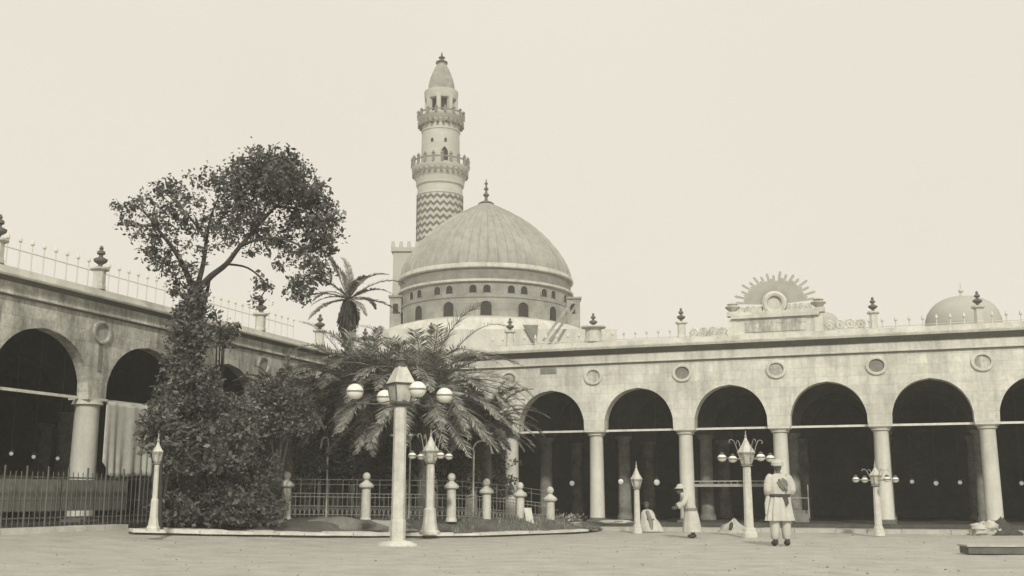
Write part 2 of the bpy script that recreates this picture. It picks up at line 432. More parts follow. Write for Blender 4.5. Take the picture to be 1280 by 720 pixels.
for k in range(n):
    for j in range(5): k2 = (k + 1) % n; fs.append((k * 5 + j, k * 5 + (j + 1) % 5, k2 * 5 + (j + 1) % 5, k2 * 5 + j))
mb.add(vs, fs); mb.build('roundel', 'trim', pd, smooth=40)
MB().prism([(.25 * math.cos(2 * math.pi * k / 24), .25 * math.sin(2 * math.pi * k / 24)) for k in range(24)], lambda u, v, d: pt(cx + u, cz + v, d), -.02, .06).build('roundel_face', 'trim', pd)
mb = MB()
for k in range(33):
    a = R(6 + 168 * k / 32); r0, r1 = .38, (.98, .84, 1.06, .78)[k % 4] * (.97 + .06 * rnd.random()) * (1 + .14 * abs(math.cos(a)))
    ca, sa = math.cos(a), math.sin(a); w0, w1 = .022, .040
    # diverging gilded rays, each a solid bar
    mb.prism([(r0, -w0), (r1, -w1), (r1 + .05, 0), (r1, w1), (r0, w0)], lambda u, v, d: pt(cx + (u * ca - v * sa) * 1.12, cz - .02 + u * sa + v * ca, d + .05), -.02, .02)
mb.build('sunburst', 'rays', pd)
# carved scrollwork: running spirals
def scroll(mb, x0, x1, z0, hh, k, flip=1):
    n = k; wd = (x1 - x0) / n
    for i in range(n):
        c = x0 + wd * (i + .5); r = min(wd * .5, hh * .5) * (.9 + .2 * ((i * 7) % 3) / 3)
        pts = []
        for j in range(15):
            t = j / 14; a = flip * (t * 3.4 * math.pi) + math.pi
            rr = r * (1 - .72 * t); pts.append((c + rr * math.cos(a), yd, z0 + r + rr * math.sin(a)))
        mb.tube(pts, .055, 5)
        mb.ball((c, yd, z0 + r), r * .3, 6, 4)
    mb.box(x0, x1, yd - .08, yd + .1, z0 - .06, z0 + .0)
for a, b, f_, kk in ((-6.62, -5.32, 1, 4), (-2.1, -.8, -1, 4)):
    mb = MB(); scroll(mb, a, b, 6.53, .40, kk, f_); mb.build('scrollwork', 'trim', pd, smooth=50)
for a, b, f_ in ((-4.9, -4.1, 1), (-3.3, -2.5, -1)):
    mb = MB(); scroll(mb, a, b, 7.27, .26, 4, f_); mb.build('scrollwork', 'trim', pd, smooth=50)
mb = MB(); mb.tube([pt(-3.1, 7.75, .2), pt(-3.02, 8.2, .2)], [.10, .01], 6).ball(pt(-3.1, 7.7, .2), .12, 8, 5); mb.build('finial', 'trim', pd, smooth=50)

# ------------------------------------------------------------------ railings on the roofs
def roof_rail(a, b, z, n, label, hh=.75):
    a = Vector(a); b = Vector(b); root = empty('roof_railing', (a + b) / 2 + Vector((0, 0, z)), label, 'railing')
    mb = MB(); mb.tube([a + Vector((0, 0, z + hh * .45)), b + Vector((0, 0, z + hh * .45))], .018, 5).tube([a + Vector((0, 0, z + hh * .85)), b + Vector((0, 0, z + hh * .85))], .014, 5)
    mb.build('rail', 'pale', root)
    for i in range(n):
        p = a.lerp(b, i / (n - 1))
        mb = MB(); mb.lathe([(.022, 0), (.022, hh), (.055, hh + .04), (.05, hh + .10), (.015, hh + .2)], (p.x, p.y, z), 6)
        mb.build('picket', 'pale', root)
roof_rail((-16, 42.5, 0), (12, 42.5, 0), 6.4, 60, 'haze-pale iron railing with knobbed pickets on the far roof behind the pinnacles', 1.15)
roof_rail((LX - 2.9, 12, 0), (LX - 2.9, 36, 0), 6.4, 56, 'haze-pale spiked railing running along the left roof', 1.35)

# ------------------------------------------------------------------ domed building behind
DD = 70.
dc = PD(607, 400, DD); dc.z = 0
def zc_at(z): return DD * math.cos(TH) + (z - CH) * math.sin(TH)
def pz(py, d=DD): return PD(607, py, d).z
root = empty('domed_building', dc, 'large ribbed lead dome on a round drum with arched windows above the palms', 'domed building')
prof = []
for py, hw in ((351, 105.5), (344, 104.8), (338, 102.5), (332, 99.5), (322, 93.5), (312, 86), (300, 75), (293, 67.5), (287, 60.5), (280, 51), (273, 40), (264.5, 25), (258, 12.5), (254.5, 6)):
    z = pz(py); prof.append((hw * zc_at(z) / F, z))
n = 96
mb = MB(); vs = []; fs = []
# dense profile, standing seams every few degrees
pf = []
for (r0, z0), (r1, z1) in zip(prof, prof[1:]):
    for k in range(2): pf.append((r0 + (r1 - r0) * k / 2, z0 + (z1 - z0) * k / 2))
pf.append(prof[-1])
NS = 56
for ip, (r, z) in enumerate(pf):
    r += .03 * (ip % 2)
    for s_ in range(NS):
        for fr, dr in ((0, 0), (.42, 0), (.47, .055), (.53, .055), (.58, 0)):
            a = 2 * math.pi * (s_ + fr) / NS; rr = r + dr * min(1, r / 2)
            vs.append((dc.x + rr * math.cos(a), dc.y + rr * math.sin(a), z))
NN = NS * 5
for i in range(len(pf) - 1):
    for k in range(NN):
        k2 = (k + 1) % NN; fs.append((i * NN + k, i * NN + k2, (i + 1) * NN + k2, (i + 1) * NN + k))
mb.add(vs, fs); dome = mb.build('dome', 'lead', root, smooth=25)
zt = pz(253)
mb = MB(); mb.lathe([(.55, zt - .12), (.40, zt), (.12, zt + .12), (.09, zt + .35), (.22, zt + .5), (.10, zt + .65), (.07, zt + .8), (.17, zt + .92), (.07, zt + 1.05), (.05, zt + 1.2), (.13, zt + 1.3), (.05, zt + 1.4), (.03, zt + 1.6)], (dc.x, dc.y, 0), 12)
mb.build('finial', 'zig', dome, smooth=40)
zb = prof[0][1]; Rb = prof[0][0]
# drum bands, heights from the middle of the front
def fz(py): return PD(607, py, DD - Rb).z
bands = [(zb + .08, zb - .02, Rb + .18, 'trim'),]
z1 = fz(335); z2 = fz(348); z3 = fz(352); z4 = fz(369); z5 = fz(371.5); z6 = fz(396)
mb = MB(); mb.lathe([(Rb + .0, zb + .06), (Rb + .16, zb - .02), (Rb + .20, z1 + .08), (Rb + .16, z1 + .03), (Rb, z1)], (dc.x, dc.y, 0), 72); mb.build('upper_ledge', 'trim', root, smooth=30)
mb = MB(); mb.lathe([(Rb + .02, z1 - .001), (Rb + .02, z2)], (dc.x, dc.y, 0), 72, caps=False); mb.build('band', 'drumband', root, smooth=30)
mb = MB(); mb.lathe([(Rb + .02, z2 - .001), (Rb + .2, z2 - .03), (Rb + .2, z3 + .03), (Rb + .03, z3)], (dc.x, dc.y, 0), 72); mb.build('middle_ledge', 'trim', root, smooth=30)
mb = MB(); mb.lathe([(Rb + .02, z3 - .001), (Rb + .02, 6.)], (dc.x, dc.y, 0), 72, caps=False); mb.build('drum', 'drum', root, smooth=30)
mb = MB(); mb.lathe([(Rb + .02, z4), (Rb + .08, z4 - .02), (Rb + .08, z5 + .02), (Rb + .02, z5)], (dc.x, dc.y, 0), 72, caps=False); mb.build('lower_ledge', 'drum', root, smooth=30)
af = math.atan2(-dc.y, -dc.x)       # direction back towards the camera
def win(parent_name, ang, zc, ww, hh, m='hole'):
    def fn(u, v, d):
        a = ang + u / Rb; r = Rb + d
        return (dc.x + r * math.cos(a), dc.y + r * math.sin(a), v)
    poly = [(-ww, zc), (ww, zc)] + [(ww * math.cos(R(q)), zc + hh + ww * 1.1 * math.sin(R(q))) for q in range(0, 181, 20)]
    o = MB().prism(poly, fn, -.1, .035).build('window', m, root)
    pts = [fn(u * 1.12, v if v > zc + .01 else v, .05) for u, v in poly[1:]] + [fn(-ww * 1.12, zc, .05)]
    MB().tube(pts, .035, 5).build('frame', 'drum', o)
for k in range(-4, 12):
    base_a = af + (k - .15) * R(24) * 1.0
    for s_ in (-1, 1):
        win('w', base_a + s_ * .42 / Rb, fz(365.5), .22, .26)
for k in range(-5, 12):
    win('w', af + R(11.0) + (k - .45) * R(24), fz(394), .33, .54)
# white base block and buttresses
mb = MB()
bz = z6 + .05
mb.lathe([(Rb + 1.6, 5), (Rb + 1.5, bz - 1.3), (Rb + .9, bz - .25), (Rb + .03, bz)], (dc.x, dc.y, 0), 40); mb.build('terrace', 'white', root, smooth=30)
e1 = PD(607, 430, DD - 8)
ax = Vector((math.cos(YAW), math.sin(YAW), 0)); fw = Vector((-math.sin(YAW), math.cos(YAW), 0))
def obox(mb, c, hw, hd, z0, z1, taper=1.):
    return mb.box(c.x - hw, c.x + hw, c.y - hd, c.y + hd, z0, z1, rot=YAW, taper=taper)
mb = MB(); obox(mb, dc - fw * 4 + ax * 1.0, 6.9, 3.2, 4, pz(412, 63)); mb.build('lower_block', 'white', root)
# dark triangle painted for the shadowed opening in the white block
q = lambda px, py, d=62.6: tuple(PD(px, py, d))
mb = MB(); vs = [q(653, 406), q(673, 406), q(670, 429), q(667, 429), q(653, 406, 63.2), q(673, 406, 63.2), q(670, 429, 63.2), q(667, 429, 63.2)]
mb.add(vs, [(0, 1, 2, 3), (7, 6, 5, 4), (0, 4, 5, 1), (1, 5, 6, 2), (2, 6, 7, 3), (3, 7, 4, 0)]); mb.build('niche_shadow', 'drumband', root)
for px0, px1, pyt in ((489, 503, 378), (706, 724, 380)):
    c = PD((px0 + px1) / 2, 400, DD - 1.); hw = (px1 - px0) / 2 * .0525
    mb = MB(); obox(mb, c, hw, .9, 6, pz(pyt)); obox(mb, c, hw + .1, 1.0, pz(pyt), pz(pyt) + .12)
    b_ = mb.build('buttress', 'drum', root)
    mb = MB(); obox(mb, c - fw * .88, .16, .05, pz(398), pz(386)); mb.build('window', 'hole', b_)
# planks leaning on the roof beside the dome
for i, (x0, x1, lb) in enumerate(((679, 715, 'long plank leaning against the drum right of the dome, the left of the pair'), (687, 724, 'long plank leaning against the drum right of the dome, the right of the pair'))):
    a = PD(x0, 426, 61.5); b = PD(x1, 377, 62.5); dr = (b - a).normalized(); sd_ = dr.cross(fw).normalized() * .075; th = fw * .05
    vs = [a - sd_ - th, a + sd_ - th, b + sd_ - th, b - sd_ - th, a - sd_ + th, a + sd_ + th, b + sd_ + th, b - sd_ + th]
    o = MB().add(vs, [(0, 1, 2, 3), (7, 6, 5, 4), (0, 4, 5, 1), (1, 5, 6, 2), (2, 6, 7, 3), (3, 7, 4, 0)]).build('plank', 'wood' if i else 'drum')
    tag(o, lb, 'plank', 'planks leaning beside the dome')

# ------------------------------------------------------------------ minaret
MD = 85.; mc = PD(548, 400, MD); mc.z = 0
def mz(py): return PD(548, py, MD).z
def mr_(hw, py): return hw * (MD * math.cos(TH) + (mz(py) - CH) * math.sin(TH)) / F
root = empty('minaret', mc, 'tall slender stone minaret with two balconies and zigzag bands rising behind the dome', 'minaret')
def ml_(pts, name, m, n=24, par=root, caps=True, smooth=30):
    return MB().lathe([(mr_(hw, py), mz(py)) for py, hw in pts], (mc.x, mc.y, 0), n, caps=caps).build(name, m, par, smooth=smooth)
ml_([(430, 29.5), (300, 29), (248, 28.5)], 'lower_shaft', 'minaret')
ml_([(248, 28.6), (247, 29.5), (245.5, 29.5), (245, 28.6), (236, 28), (234, 30), (232, 30), (226, 31)], 'collar', 'minaret')
ml_([(226, 31), (222, 33), (221, 32), (218, 34.5), (217, 33.8), (213, 36), (211.5, 36), (211.4, 24)], 'balcony', 'minaret')
ml_([(211, 24.5), (190, 24), (168, 23.5), (167, 24.5), (165.5, 24.5), (165, 23.3), (160, 23.3)], 'upper_shaft', 'minaret')
ml_([(160, 23.3), (156, 26), (155, 25.5), (151, 28.5), (149.5, 29.5), (149, 18)], 'upper_balcony', 'minaret')
# balustrades
for (py, hw, hpx, nb, nm) in ((211.5, 35, 12, 20, 'balustrade'), (149.5, 28.5, 8, 16, 'upper_balustrade')):
    mb = MB(); r = mr_(hw, py); z0 = mz(py); z1_ = mz(py - hpx)
    for k in range(nb):
        a = 2 * math.pi * (k + .5) / nb
        mb.lathe([(.14, 0), (.12, (z1_ - z0) * .75), (.17, (z1_ - z0) * .8), (.05, (z1_ - z0) * 1.08)], (mc.x + r * math.cos(a), mc.y + r * math.sin(a), z0), 6)
    mb.lathe([(r + .05, z0 + (z1_ - z0) * .5), (r + .05, z0 + (z1_ - z0) * .62), (r - .05, z0 + (z1_ - z0) * .62), (r - .05, z0 + (z1_ - z0) * .5), (r + .05, z0 + (z1_ - z0) * .5)], (mc.x, mc.y, 0), 24, caps=False)
    mb.build(nm, 'drumband', root, smooth=30)
    mb = MB()
    for k in range(nb + 8):
        a = 2 * math.pi * k / (nb + 8); r2 = r * .93; mb.box(mc.x + r2 * math.cos(a) - .16, mc.x + r2 * math.cos(a) + .16, mc.y + r2 * math.sin(a) - .09, mc.y + r2 * math.sin(a) + .09, z0 - .75, z0 - .35, rot=a)
    mb.build('corbels', 'drumband', root)
# lantern: eight piers with arched openings round a dark core
core = ml_([(149, 13.5), (118, 12.5)], 'lantern_core', 'hole', 16)
mb = MB(); r = mr_(18, 130); za, zb_ = mz(149), mz(116)
for k in range(8):
    a = 2 * math.pi * k / 8 + .25
    mb.box(mc.x + r * math.cos(a) - .17, mc.x + r * math.cos(a) + .17, mc.y + r * math.sin(a) - .17, mc.y + r * math.sin(a) + .17, za, zb_ - .4, rot=a)
mb.lathe([(r + .12, zb_ - .75), (r + .18, zb_ - .6), (r + .22, zb_), (r - .1, zb_)], (mc.x, mc.y, 0), 16)
mb.lathe([(r + .1, za), (r + .1, za + .35), (r - .25, za + .35)], (mc.x, mc.y, 0), 16)
mb.build('lantern', 'minaret', root, smooth=30)
ml_([(116, 18), (114, 18), (113, 16.6), (106, 16), (99, 14), (92, 11.3), (86, 8.6), (82, 6.2), (80.5, 5.6), (79.5, 7.6), (78.5, 4)], 'cap', 'drum', 20)
mb = MB(); zf = mz(80); mb.lathe([(.3, 0), (.5, .15), (.25, .3), (.12, .4), (.3, .55), (.1, .7), (.05, 1.0)], (mc.x, mc.y, zf), 10)
mb.box(mc.x - .35, mc.x + .35, mc.y - .05, mc.y + .05, zf + .08, zf + .2, rot=YAW); mb.build('finial', 'zig', root, smooth=40)
# zigzag inlay ribbons and small windows
rz = mr_(28.9, 275) + .03
for i, py in enumerate((252, 260.5, 269, 277.5, 286, 294.5, 303, 311.5)):
    z = mz(py); N = 22; vs = []; fs = []
    for k in range(N * 2):
        a = 2 * math.pi * k / (N * 2); dz = .13 if k % 2 else -.13
        for rr, q_ in ((rz - .04, -.11), (rz, -.11), (rz, .11), (rz - .04, .11)): vs.append((mc.x + rr * math.cos(a), mc.y + rr * math.sin(a), z + dz + q_))
    K = N * 2
    for k in range(K):
        k2 = (k + 1) % K
        for j in range(4): fs.append((k * 4 + j, k * 4 + (j + 1) % 4, k2 * 4 + (j + 1) % 4, k2 * 4 + j))
    MB().add(vs, fs).build('zigzag_band', 'zig', root)
am = math.atan2(-mc.y, -mc.x)
for py, hw, offs, ww, hh in ((207, 24.2, (.2,), .28, .75), (184, 24, (-.45, .25), .1, .22), (160, 24, (-.5, .3), .12, .22), (226, 31, (), .1, .2)):
    r = mr_(hw, py); z = mz(py)
    for a0 in offs:
        fn = lambda u, v, d: (mc.x + (r + d) * math.cos(am + a0 + u / r), mc.y + (r + d) * math.sin(am + a0 + u / r), z + v)
        MB().prism([(-ww, 0), (ww, 0), (ww, hh), (ww * .6, hh * 1.3), (0, hh * 1.55), (-ww * .6, hh * 1.3), (-ww, hh)], fn, -.1, .03).build('window', 'hole', root)

# crenellated tower at the left of the dome
tcn = PD(506, 400, 78.)
root = empty('crenellated_tower', Vector((tcn.x, tcn.y, 0)), 'pale square battlemented tower beside the left edge of the dome', 'tower')
ztw = PD(506, 308, 78).z
mb = MB(); obox(mb, tcn, .85, .9, 3, ztw - .6); obox(mb, tcn, 1.0, 1.05, ztw - .6, ztw - .3); mb.build('shaft', 'paledome', root)
for i in (-1, -.33, .33, 1):
    for j in (-1, 1):
        mb = MB(); obox(mb, tcn + ax * (i * .88) + fw * (j * .9), .14, .12, ztw - .3, ztw + .15, .7); mb.build('merlon', 'paledome', root)
# pale domes beyond the right roof
for px, py0, hw, top_, lb in ((1204, 406, 46, 371, 'pale ribbed low dome above the far roof at the right'), (1027, 408, 22, 390, 'small pale dome peeping over the roof just right of the pediment')):
    d = 62.; c = PD(px, 400, d); sc = d / F; zt_ = PD(px, top_, d).z; hm = (py0 - top_) * sc * 1.05; c.z = 0
    r0 = hw * sc
    root = empty('small_dome', c, lb, 'dome', 'pale domes beyond the roof')
    pr = [(r0 * math.cos(R(a)) ** .8, zt_ - hm + hm * math.sin(R(a))) for a in (0, 12, 25, 38, 50, 62, 73, 83, 88)]
    MB().lathe([(r0 * 1.02, 6)] + [(r0 * 1.02, zt_ - hm)] + pr, (c.x, c.y, 0), 24).build('cupola', 'paledome', root, smooth=20)
    MB().lathe([(.12, 0), (.07, .2), (.16, .34), (.05, .5), (.02, .85)], (c.x, c.y, zt_), 8).build('finial', 'trim', root, smooth=40)

# ------------------------------------------------------------------ left arcade foreground: kerb, screens, curtain, railing
kb = MB(); y = 8.
while y < 22.3:
    l_ = rnd.uniform(.8, 1.5); kb.box(LX + .4, LX + .95 + rnd.uniform(-.02, .02), y, min(y + l_ - .015, 22.4), .25, .445 + rnd.uniform(-.01, .01)); y += l_
tag(kb.build('left_kerb', 'kerb'), kind='structure')
rr_ = empty('iron_railing', (LX + .6, 16, .45), 'dark tall picket railing with woven screens before the left arches', 'railing')
mb = MB()
for zz in (.62, 1.0, 1.52): mb.box(LX + .57, LX + .61, 9, 25.5, zz, zz + .035)
mb.build('rail', 'iron', rr_)
pk = MB(); yy = 9.0; k = 0
while yy < 25.5:
    pk.tube([(LX + .63, yy, .45), (LX + .63, yy, 1.66 if k % 4 else 1.78)], .012 if k % 4 else .024, 5); yy += .16; k += 1
pk.build('pickets', 'iron', rr_)
yy = 9.2
while yy < 21.4:
    MB().box(LX + .35, LX + .37, yy, yy + 2.2, .78, 1.50).build('woven_screen', 'lattice', rr_); yy += 2.3
# white curtain hanging under the second arch, gathered folds
cu = MB(); NU, NV = 90, 14; vs = []; fs = []
for j in range(NV + 1):
    for i in range(NU + 1):
        u = i / NU; v = j / NV; y_ = 22.80 + u * 3.1
        zb_ = 1.62 - .03 * math.sin(u * 9) + (.35 * max(0, 1 - u * 9) ** 2)
        z = 3.53 + (zb_ - 3.53) * v
        x_ = LX - .36 + (.006 + .03 * v * v) * math.sin(u * 62 + 1.5 * math.sin(u * 11)) + .02 * math.sin(u * 23)
        vs.append((x_, y_ + .05 * v * math.sin(u * 17), z))
for j in range(NV):
    for i in range(NU): fs.append((j * (NU + 1) + i, j * (NU + 1) + i + 1, (j + 1) * (NU + 1) + i + 1, (j + 1) * (NU + 1) + i))
cur = cu.add(vs, fs).build('curtain', 'cloth', smooth=60)
sm = cur.modifiers.new('s', 'SOLIDIFY'); sm.thickness = .012
tag(cur, 'white striped cloth curtain hanging under the left arch behind the tree', 'curtain')

# ------------------------------------------------------------------ street lamps
def lamp(name, loc, label, s):
    """s: dict of sizes in metres"""
    root = empty(name, (0, 0, 0), label, 'lamp post', 'lamp posts round the yard')
    ph = s['ph']; r = s['r']
    mb = MB()
    if s['base'] == 'slab':
        sl = MB().lump((0, 0, -.02), .50, .46, .15, 3, .25, 18, 8); sl.build('footing', 'kerb', root, smooth=40)
        mb.lathe([(r * 1.22, .1), (r * 1.22, .55), (r * 1.12, .6), (r, ph)], n=8, ph=math.pi / 8)
    elif s['base'] == 'flare':
        b = s['bw']; mb.lathe([(b, 0), (b, .07), (b * .8, .12), (r * 1.75, .30), (r * 1.55, .55), (r * 1.55, .66), (r * 1.15, .70), (r, ph)], n=8, ph=math.pi / 8)
    else:
        b = s['bw']; mb.lathe([(b, 0), (b, .13), (b * .85, .15), (b * .8, .24), (r * 1.1, .28), (r * .92, ph)], n=8, ph=math.pi / 8)
    mb.build('post', 'lampwhite', root)
    MB().lathe([(r * .6, 0), (r * 1.5, .03), (r * .8, .06), (r * .5, .1)], (0, 0, ph), 12).build('bracket_cap', 'iron' if s['big'] else 'lampmetal', root, smooth=30)
    z0 = ph + .09; lw0, lw1, lh, rh = s['lw0'], s['lw1'], s['lh'], s['rh']
    la_ = s.get('la', R(20)); q2 = math.sqrt(2)
    nn = 4 if s['big'] else 6
    k = q2 if nn == 4 else 1.1
    g_ = MB().lathe([(lw0 * k * .96, z0), (lw1 * k * .96, z0 + lh)], n=nn, ph=la_).build('lantern', 'glass', root)
    fr = MB(); fr.lathe([(lw0 * k, z0 - .03), (lw0 * k * 1.04, z0), (lw0 * k, z0 + .03)], n=nn, ph=la_)
    fr.lathe([(lw1 * k * 1.02, z0 + lh - .03), (lw1 * k * 1.14, z0 + lh + .01), (lw1 * k * 1.02, z0 + lh + .03)], n=nn, ph=la_)
    for i in range(nn):
        a = la_ + 2 * math.pi * i / nn
        fr.tube([(lw0 * k * math.cos(a), lw0 * k * math.sin(a), z0), (lw1 * k * math.cos(a), lw1 * k * math.sin(a), z0 + lh)], .02 if s['big'] else .015, 4)
    fr.build('frame', 'iron' if s['big'] else 'lampmetal', g_)
    if s['big']:
        rf = MB().lathe([(lw1 * k * 1.1, z0 + lh + .02), (lw1 * k * .42, z0 + lh + rh * .8)], n=nn, ph=la_).build('lantern_roof', 'lampwhite', root)
        MB().lathe([(.14, 0), (.15, .05), (.10, .07), (.12, .12), (.16, .14), (.06, .2), (.04, .3), (.07, .34), (.02, .42), (.012, .6)], (0, 0, z0 + lh + rh * .8), 12).build('finial', 'iron', rf, smooth=40)
    else:
        rf = MB().lathe([(lw1 * k * 1.12, z0 + lh + .02), (lw1 * k * .62, z0 + lh + rh * .42), (lw1 * k * .25, z0 + lh + rh * .8), (.02, z0 + lh + rh)], n=nn, ph=la_).build('lantern_roof', 'lampwhite', root)
        MB().lathe([(.02, 0), (.04, .04), (.015, .08), (.01, .2)], (0, 0, z0 + lh + rh - .02), 8).build('finial', 'lampmetal', rf, smooth=40)
    gr = s.get('gr', 0)
    if gr:
        gzz = z0 + lh * .5
        for i in range(4):
            a = YAW + s['phi'] + math.pi / 2 * i; rad = s['arm']; cx_, cy_ = rad * math.cos(a), rad * math.sin(a)
            if i in s.get('miss', ()): continue
            ar = MB()
            if s['big']:
                ar.tube([(lw0 * .9 * math.cos(a), lw0 * .9 * math.sin(a), gzz - .16), (cx_ * .55, cy_ * .55, gzz - gr - .07), (cx_, cy_, gzz - gr - .05), (cx_, cy_, gzz - gr + .02)], .014, 6)
            else:
                hk = s.get('hook', .45) * 1.15
                pts = [((lw1 + (rad - lw1) * t) * math.cos(a), (lw1 + (rad - lw1) * t) * math.sin(a), gzz + lh * .1 + hk * q3)
                       for t, q3 in ((0, 0), (.10, .35), (.22, .72), (.30, .92), (.42, 1.), (.54, .97), (.58, .86), (.52, .80))]
                ar.tube(pts, .0105, 5)
                ar.tube([(lw0 * math.cos(a), lw0 * math.sin(a), gzz - .02), (cx_ - gr * .8 * math.cos(a), cy_ - gr * .8 * math.sin(a), gzz)], .012, 5)
            am_ = ar.build('arm', 'iron' if s['big'] else 'lampmetal', root, smooth=50)
            MB().ball((cx_, cy_, gzz), gr, 20, 14, .92 if s['big'] else .8).build('globe', 'opal', am_, smooth=60)
            MB().lathe([(gr * 1.005, -.022), (gr * 1.03, -.018), (gr * 1.03, .018), (gr * 1.005, .022)], (cx_, cy_, gzz), 20, caps=False).build('globe_band', 'clothgrey', am_, smooth=40)
            MB().lathe([(.05, -.03), (.06, 0), (.03, .04)], (cx_, cy_, gzz + (gr * .92 if not s['big'] else -gr * .92)), 8).build('globe_cap', 'iron', am_, smooth=40)
    root.location = loc
    return root
def at_ground(px, py, sink=.0): p = PG(px, py); p.z -= sink; return p
lamp('lamp_post', at_ground(497, 682), 'largest white octagonal lamp post with square lantern and four opal globes before the palms',
     dict(ph=3.18, r=.146, base='slab', lw0=.17, lw1=.235, lh=.45, rh=.52, big=True, gr=.20, arm=1.12, phi=R(26), la=R(75) + YAW))
lamp('lamp_post', PD(537, 668, 29.7), 'white lamp post on a flared pedestal standing on the garden kerb behind the largest lamp',
     dict(ph=1.86, r=.105, base='flare', bw=.28, lw0=.13, lw1=.19, lh=.25, rh=.42, big=False, gr=.11, arm=.56, phi=R(32), hook=.5))
lamp('lamp_post', at_ground(937, 672), 'white lamp post with four small globes on hooks just left of the man in white',
     dict(ph=1.92, r=.12, base='plinth', bw=.24, lw0=.13, lw1=.21, lh=.28, rh=.44, big=False, gr=.125, arm=.76, phi=R(18), hook=.42))
lamp('lamp_post', at_ground(797, 667), 'small plain lamp post without globes beside the seated figure',
     dict(ph=1.32, r=.09, base='plinth', bw=.16, lw0=.10, lw1=.15, lh=.20, rh=.38, big=False, gr=0, arm=0, phi=0))
lamp('lamp_post', at_ground(1099, 670), 'slim lamp post with low small globes in front of an arcade column at the right',
     dict(ph=1.38, r=.10, base='plinth', bw=.17, lw0=.11, lw1=.15, lh=.22, rh=.26, big=False, gr=.10, arm=.62, phi=R(11), hook=.24))
lamp('lamp_post', PD(191, 664, 24.0), 'white lamp post at the left end of the garden with its lantern among the leaves',
     dict(ph=1.42, r=.052, base='flare', bw=.15, lw0=.07, lw1=.10, lh=.18, rh=.24, big=False, gr=0, arm=0, phi=0))

# crook poles in the garden
def crook(px, py, d, htop, side, reach, label):
    p = PD(px, py, d); b = Vector((p.x, p.y, .3)); zt_ = PD(px, htop, d).z
    root = empty('crook_pole', b, label, 'pole', 'crook-topped poles in the garden')
    pts = [(b.x, b.y, .3), (b.x + side * .02 * ax.x, b.y, zt_ - .35)]
    for k in range(9):
        a = math.pi * k / 8; pts.append(tuple(Vector((b.x, b.y, zt_ - .25)) + ax * (side * reach * .5 * (1 - math.cos(a))) + Vector((0, 0, .25 * math.sin(a)))))
    pts.append(tuple(Vector(pts[-1]) + Vector((0, 0, -.12)) + ax * side * .03))
    MB().tube(pts, .03, 6).build('pole', 'lampwhite', root, smooth=50)
    e = Vector(pts[-1]); MB().lathe([(.02, .05), (.05, .02), (.06, -.03)], tuple(e), 8).build('hook_cap', 'lampmetal', root, smooth=40)
crook(591, 650, 33.5, 551, 1, .55, 'pale pole with a wide crook curving right over the garden fence')
crook(408, 640, 33.5, 546, -1, .22, 'pale straight pole with a tiny crook left of the largest lamp')
crook(511, 640, 33.2, 543, 1, .30, 'thin pole with a small crook seen just right of the largest lamp')

# ------------------------------------------------------------------ garden bed, kerb, fence
kp = [PG(165, 668), PG(250, 670), PG(380, 671.5), PG(500, 672), PG(600, 671.5), PG(700, 668), PG(735, 666)]
def along(pts, step):
    out = [pts[0]]; acc = 0
    for a, b in zip(pts, pts[1:]):
        n_ = max(1, int((b - a).length / step)); out += [a.lerp(b, (i + 1) / n_) for i in range(n_)]
    return out
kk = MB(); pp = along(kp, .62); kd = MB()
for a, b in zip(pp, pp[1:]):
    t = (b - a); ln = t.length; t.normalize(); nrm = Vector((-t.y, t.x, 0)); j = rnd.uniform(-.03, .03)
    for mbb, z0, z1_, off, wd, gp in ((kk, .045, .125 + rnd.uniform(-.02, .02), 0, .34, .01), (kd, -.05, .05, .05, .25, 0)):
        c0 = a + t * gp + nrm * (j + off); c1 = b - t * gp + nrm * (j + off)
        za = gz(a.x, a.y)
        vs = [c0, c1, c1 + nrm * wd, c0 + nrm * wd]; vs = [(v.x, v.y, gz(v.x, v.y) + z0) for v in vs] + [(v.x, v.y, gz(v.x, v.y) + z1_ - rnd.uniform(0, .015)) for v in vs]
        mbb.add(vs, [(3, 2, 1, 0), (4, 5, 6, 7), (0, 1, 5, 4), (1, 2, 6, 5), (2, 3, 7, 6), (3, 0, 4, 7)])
tag(kk.build('garden_kerb', 'kerb'), kind='structure'); tag(kd.build('kerb_undercut_shade', 'kerbdark'), kind='structure')  # second strip is dark, painted as undercut shadow beneath the kerb
# bed: heightfield behind the kerb
posts = [PD(260, 647, 31.8), PD(357, 648, 32), PD(457, 649, 32), PD(564, 650, 32), PD(608, 652, 33), PD(650, 655, 34), PD(688, 660, 34.5)]
posts[0].z = .46
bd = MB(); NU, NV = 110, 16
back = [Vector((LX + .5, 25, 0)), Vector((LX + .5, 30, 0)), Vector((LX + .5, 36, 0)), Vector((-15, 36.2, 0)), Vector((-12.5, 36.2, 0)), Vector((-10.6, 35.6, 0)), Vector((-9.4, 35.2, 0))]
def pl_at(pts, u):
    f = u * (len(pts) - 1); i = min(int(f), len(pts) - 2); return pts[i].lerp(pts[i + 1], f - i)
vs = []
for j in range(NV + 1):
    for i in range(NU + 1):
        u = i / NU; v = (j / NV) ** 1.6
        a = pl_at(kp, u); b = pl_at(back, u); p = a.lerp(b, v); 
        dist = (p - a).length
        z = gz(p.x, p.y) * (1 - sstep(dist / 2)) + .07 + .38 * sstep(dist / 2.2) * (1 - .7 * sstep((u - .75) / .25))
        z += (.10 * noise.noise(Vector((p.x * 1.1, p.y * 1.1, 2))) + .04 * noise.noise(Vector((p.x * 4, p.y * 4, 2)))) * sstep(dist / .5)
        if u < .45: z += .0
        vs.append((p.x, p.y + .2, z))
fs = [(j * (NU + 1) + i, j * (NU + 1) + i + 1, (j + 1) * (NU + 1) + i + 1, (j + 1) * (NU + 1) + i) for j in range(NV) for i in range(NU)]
tag(bd.add(vs, fs).build('garden_bed', 'earth', smooth=60), kind='structure')
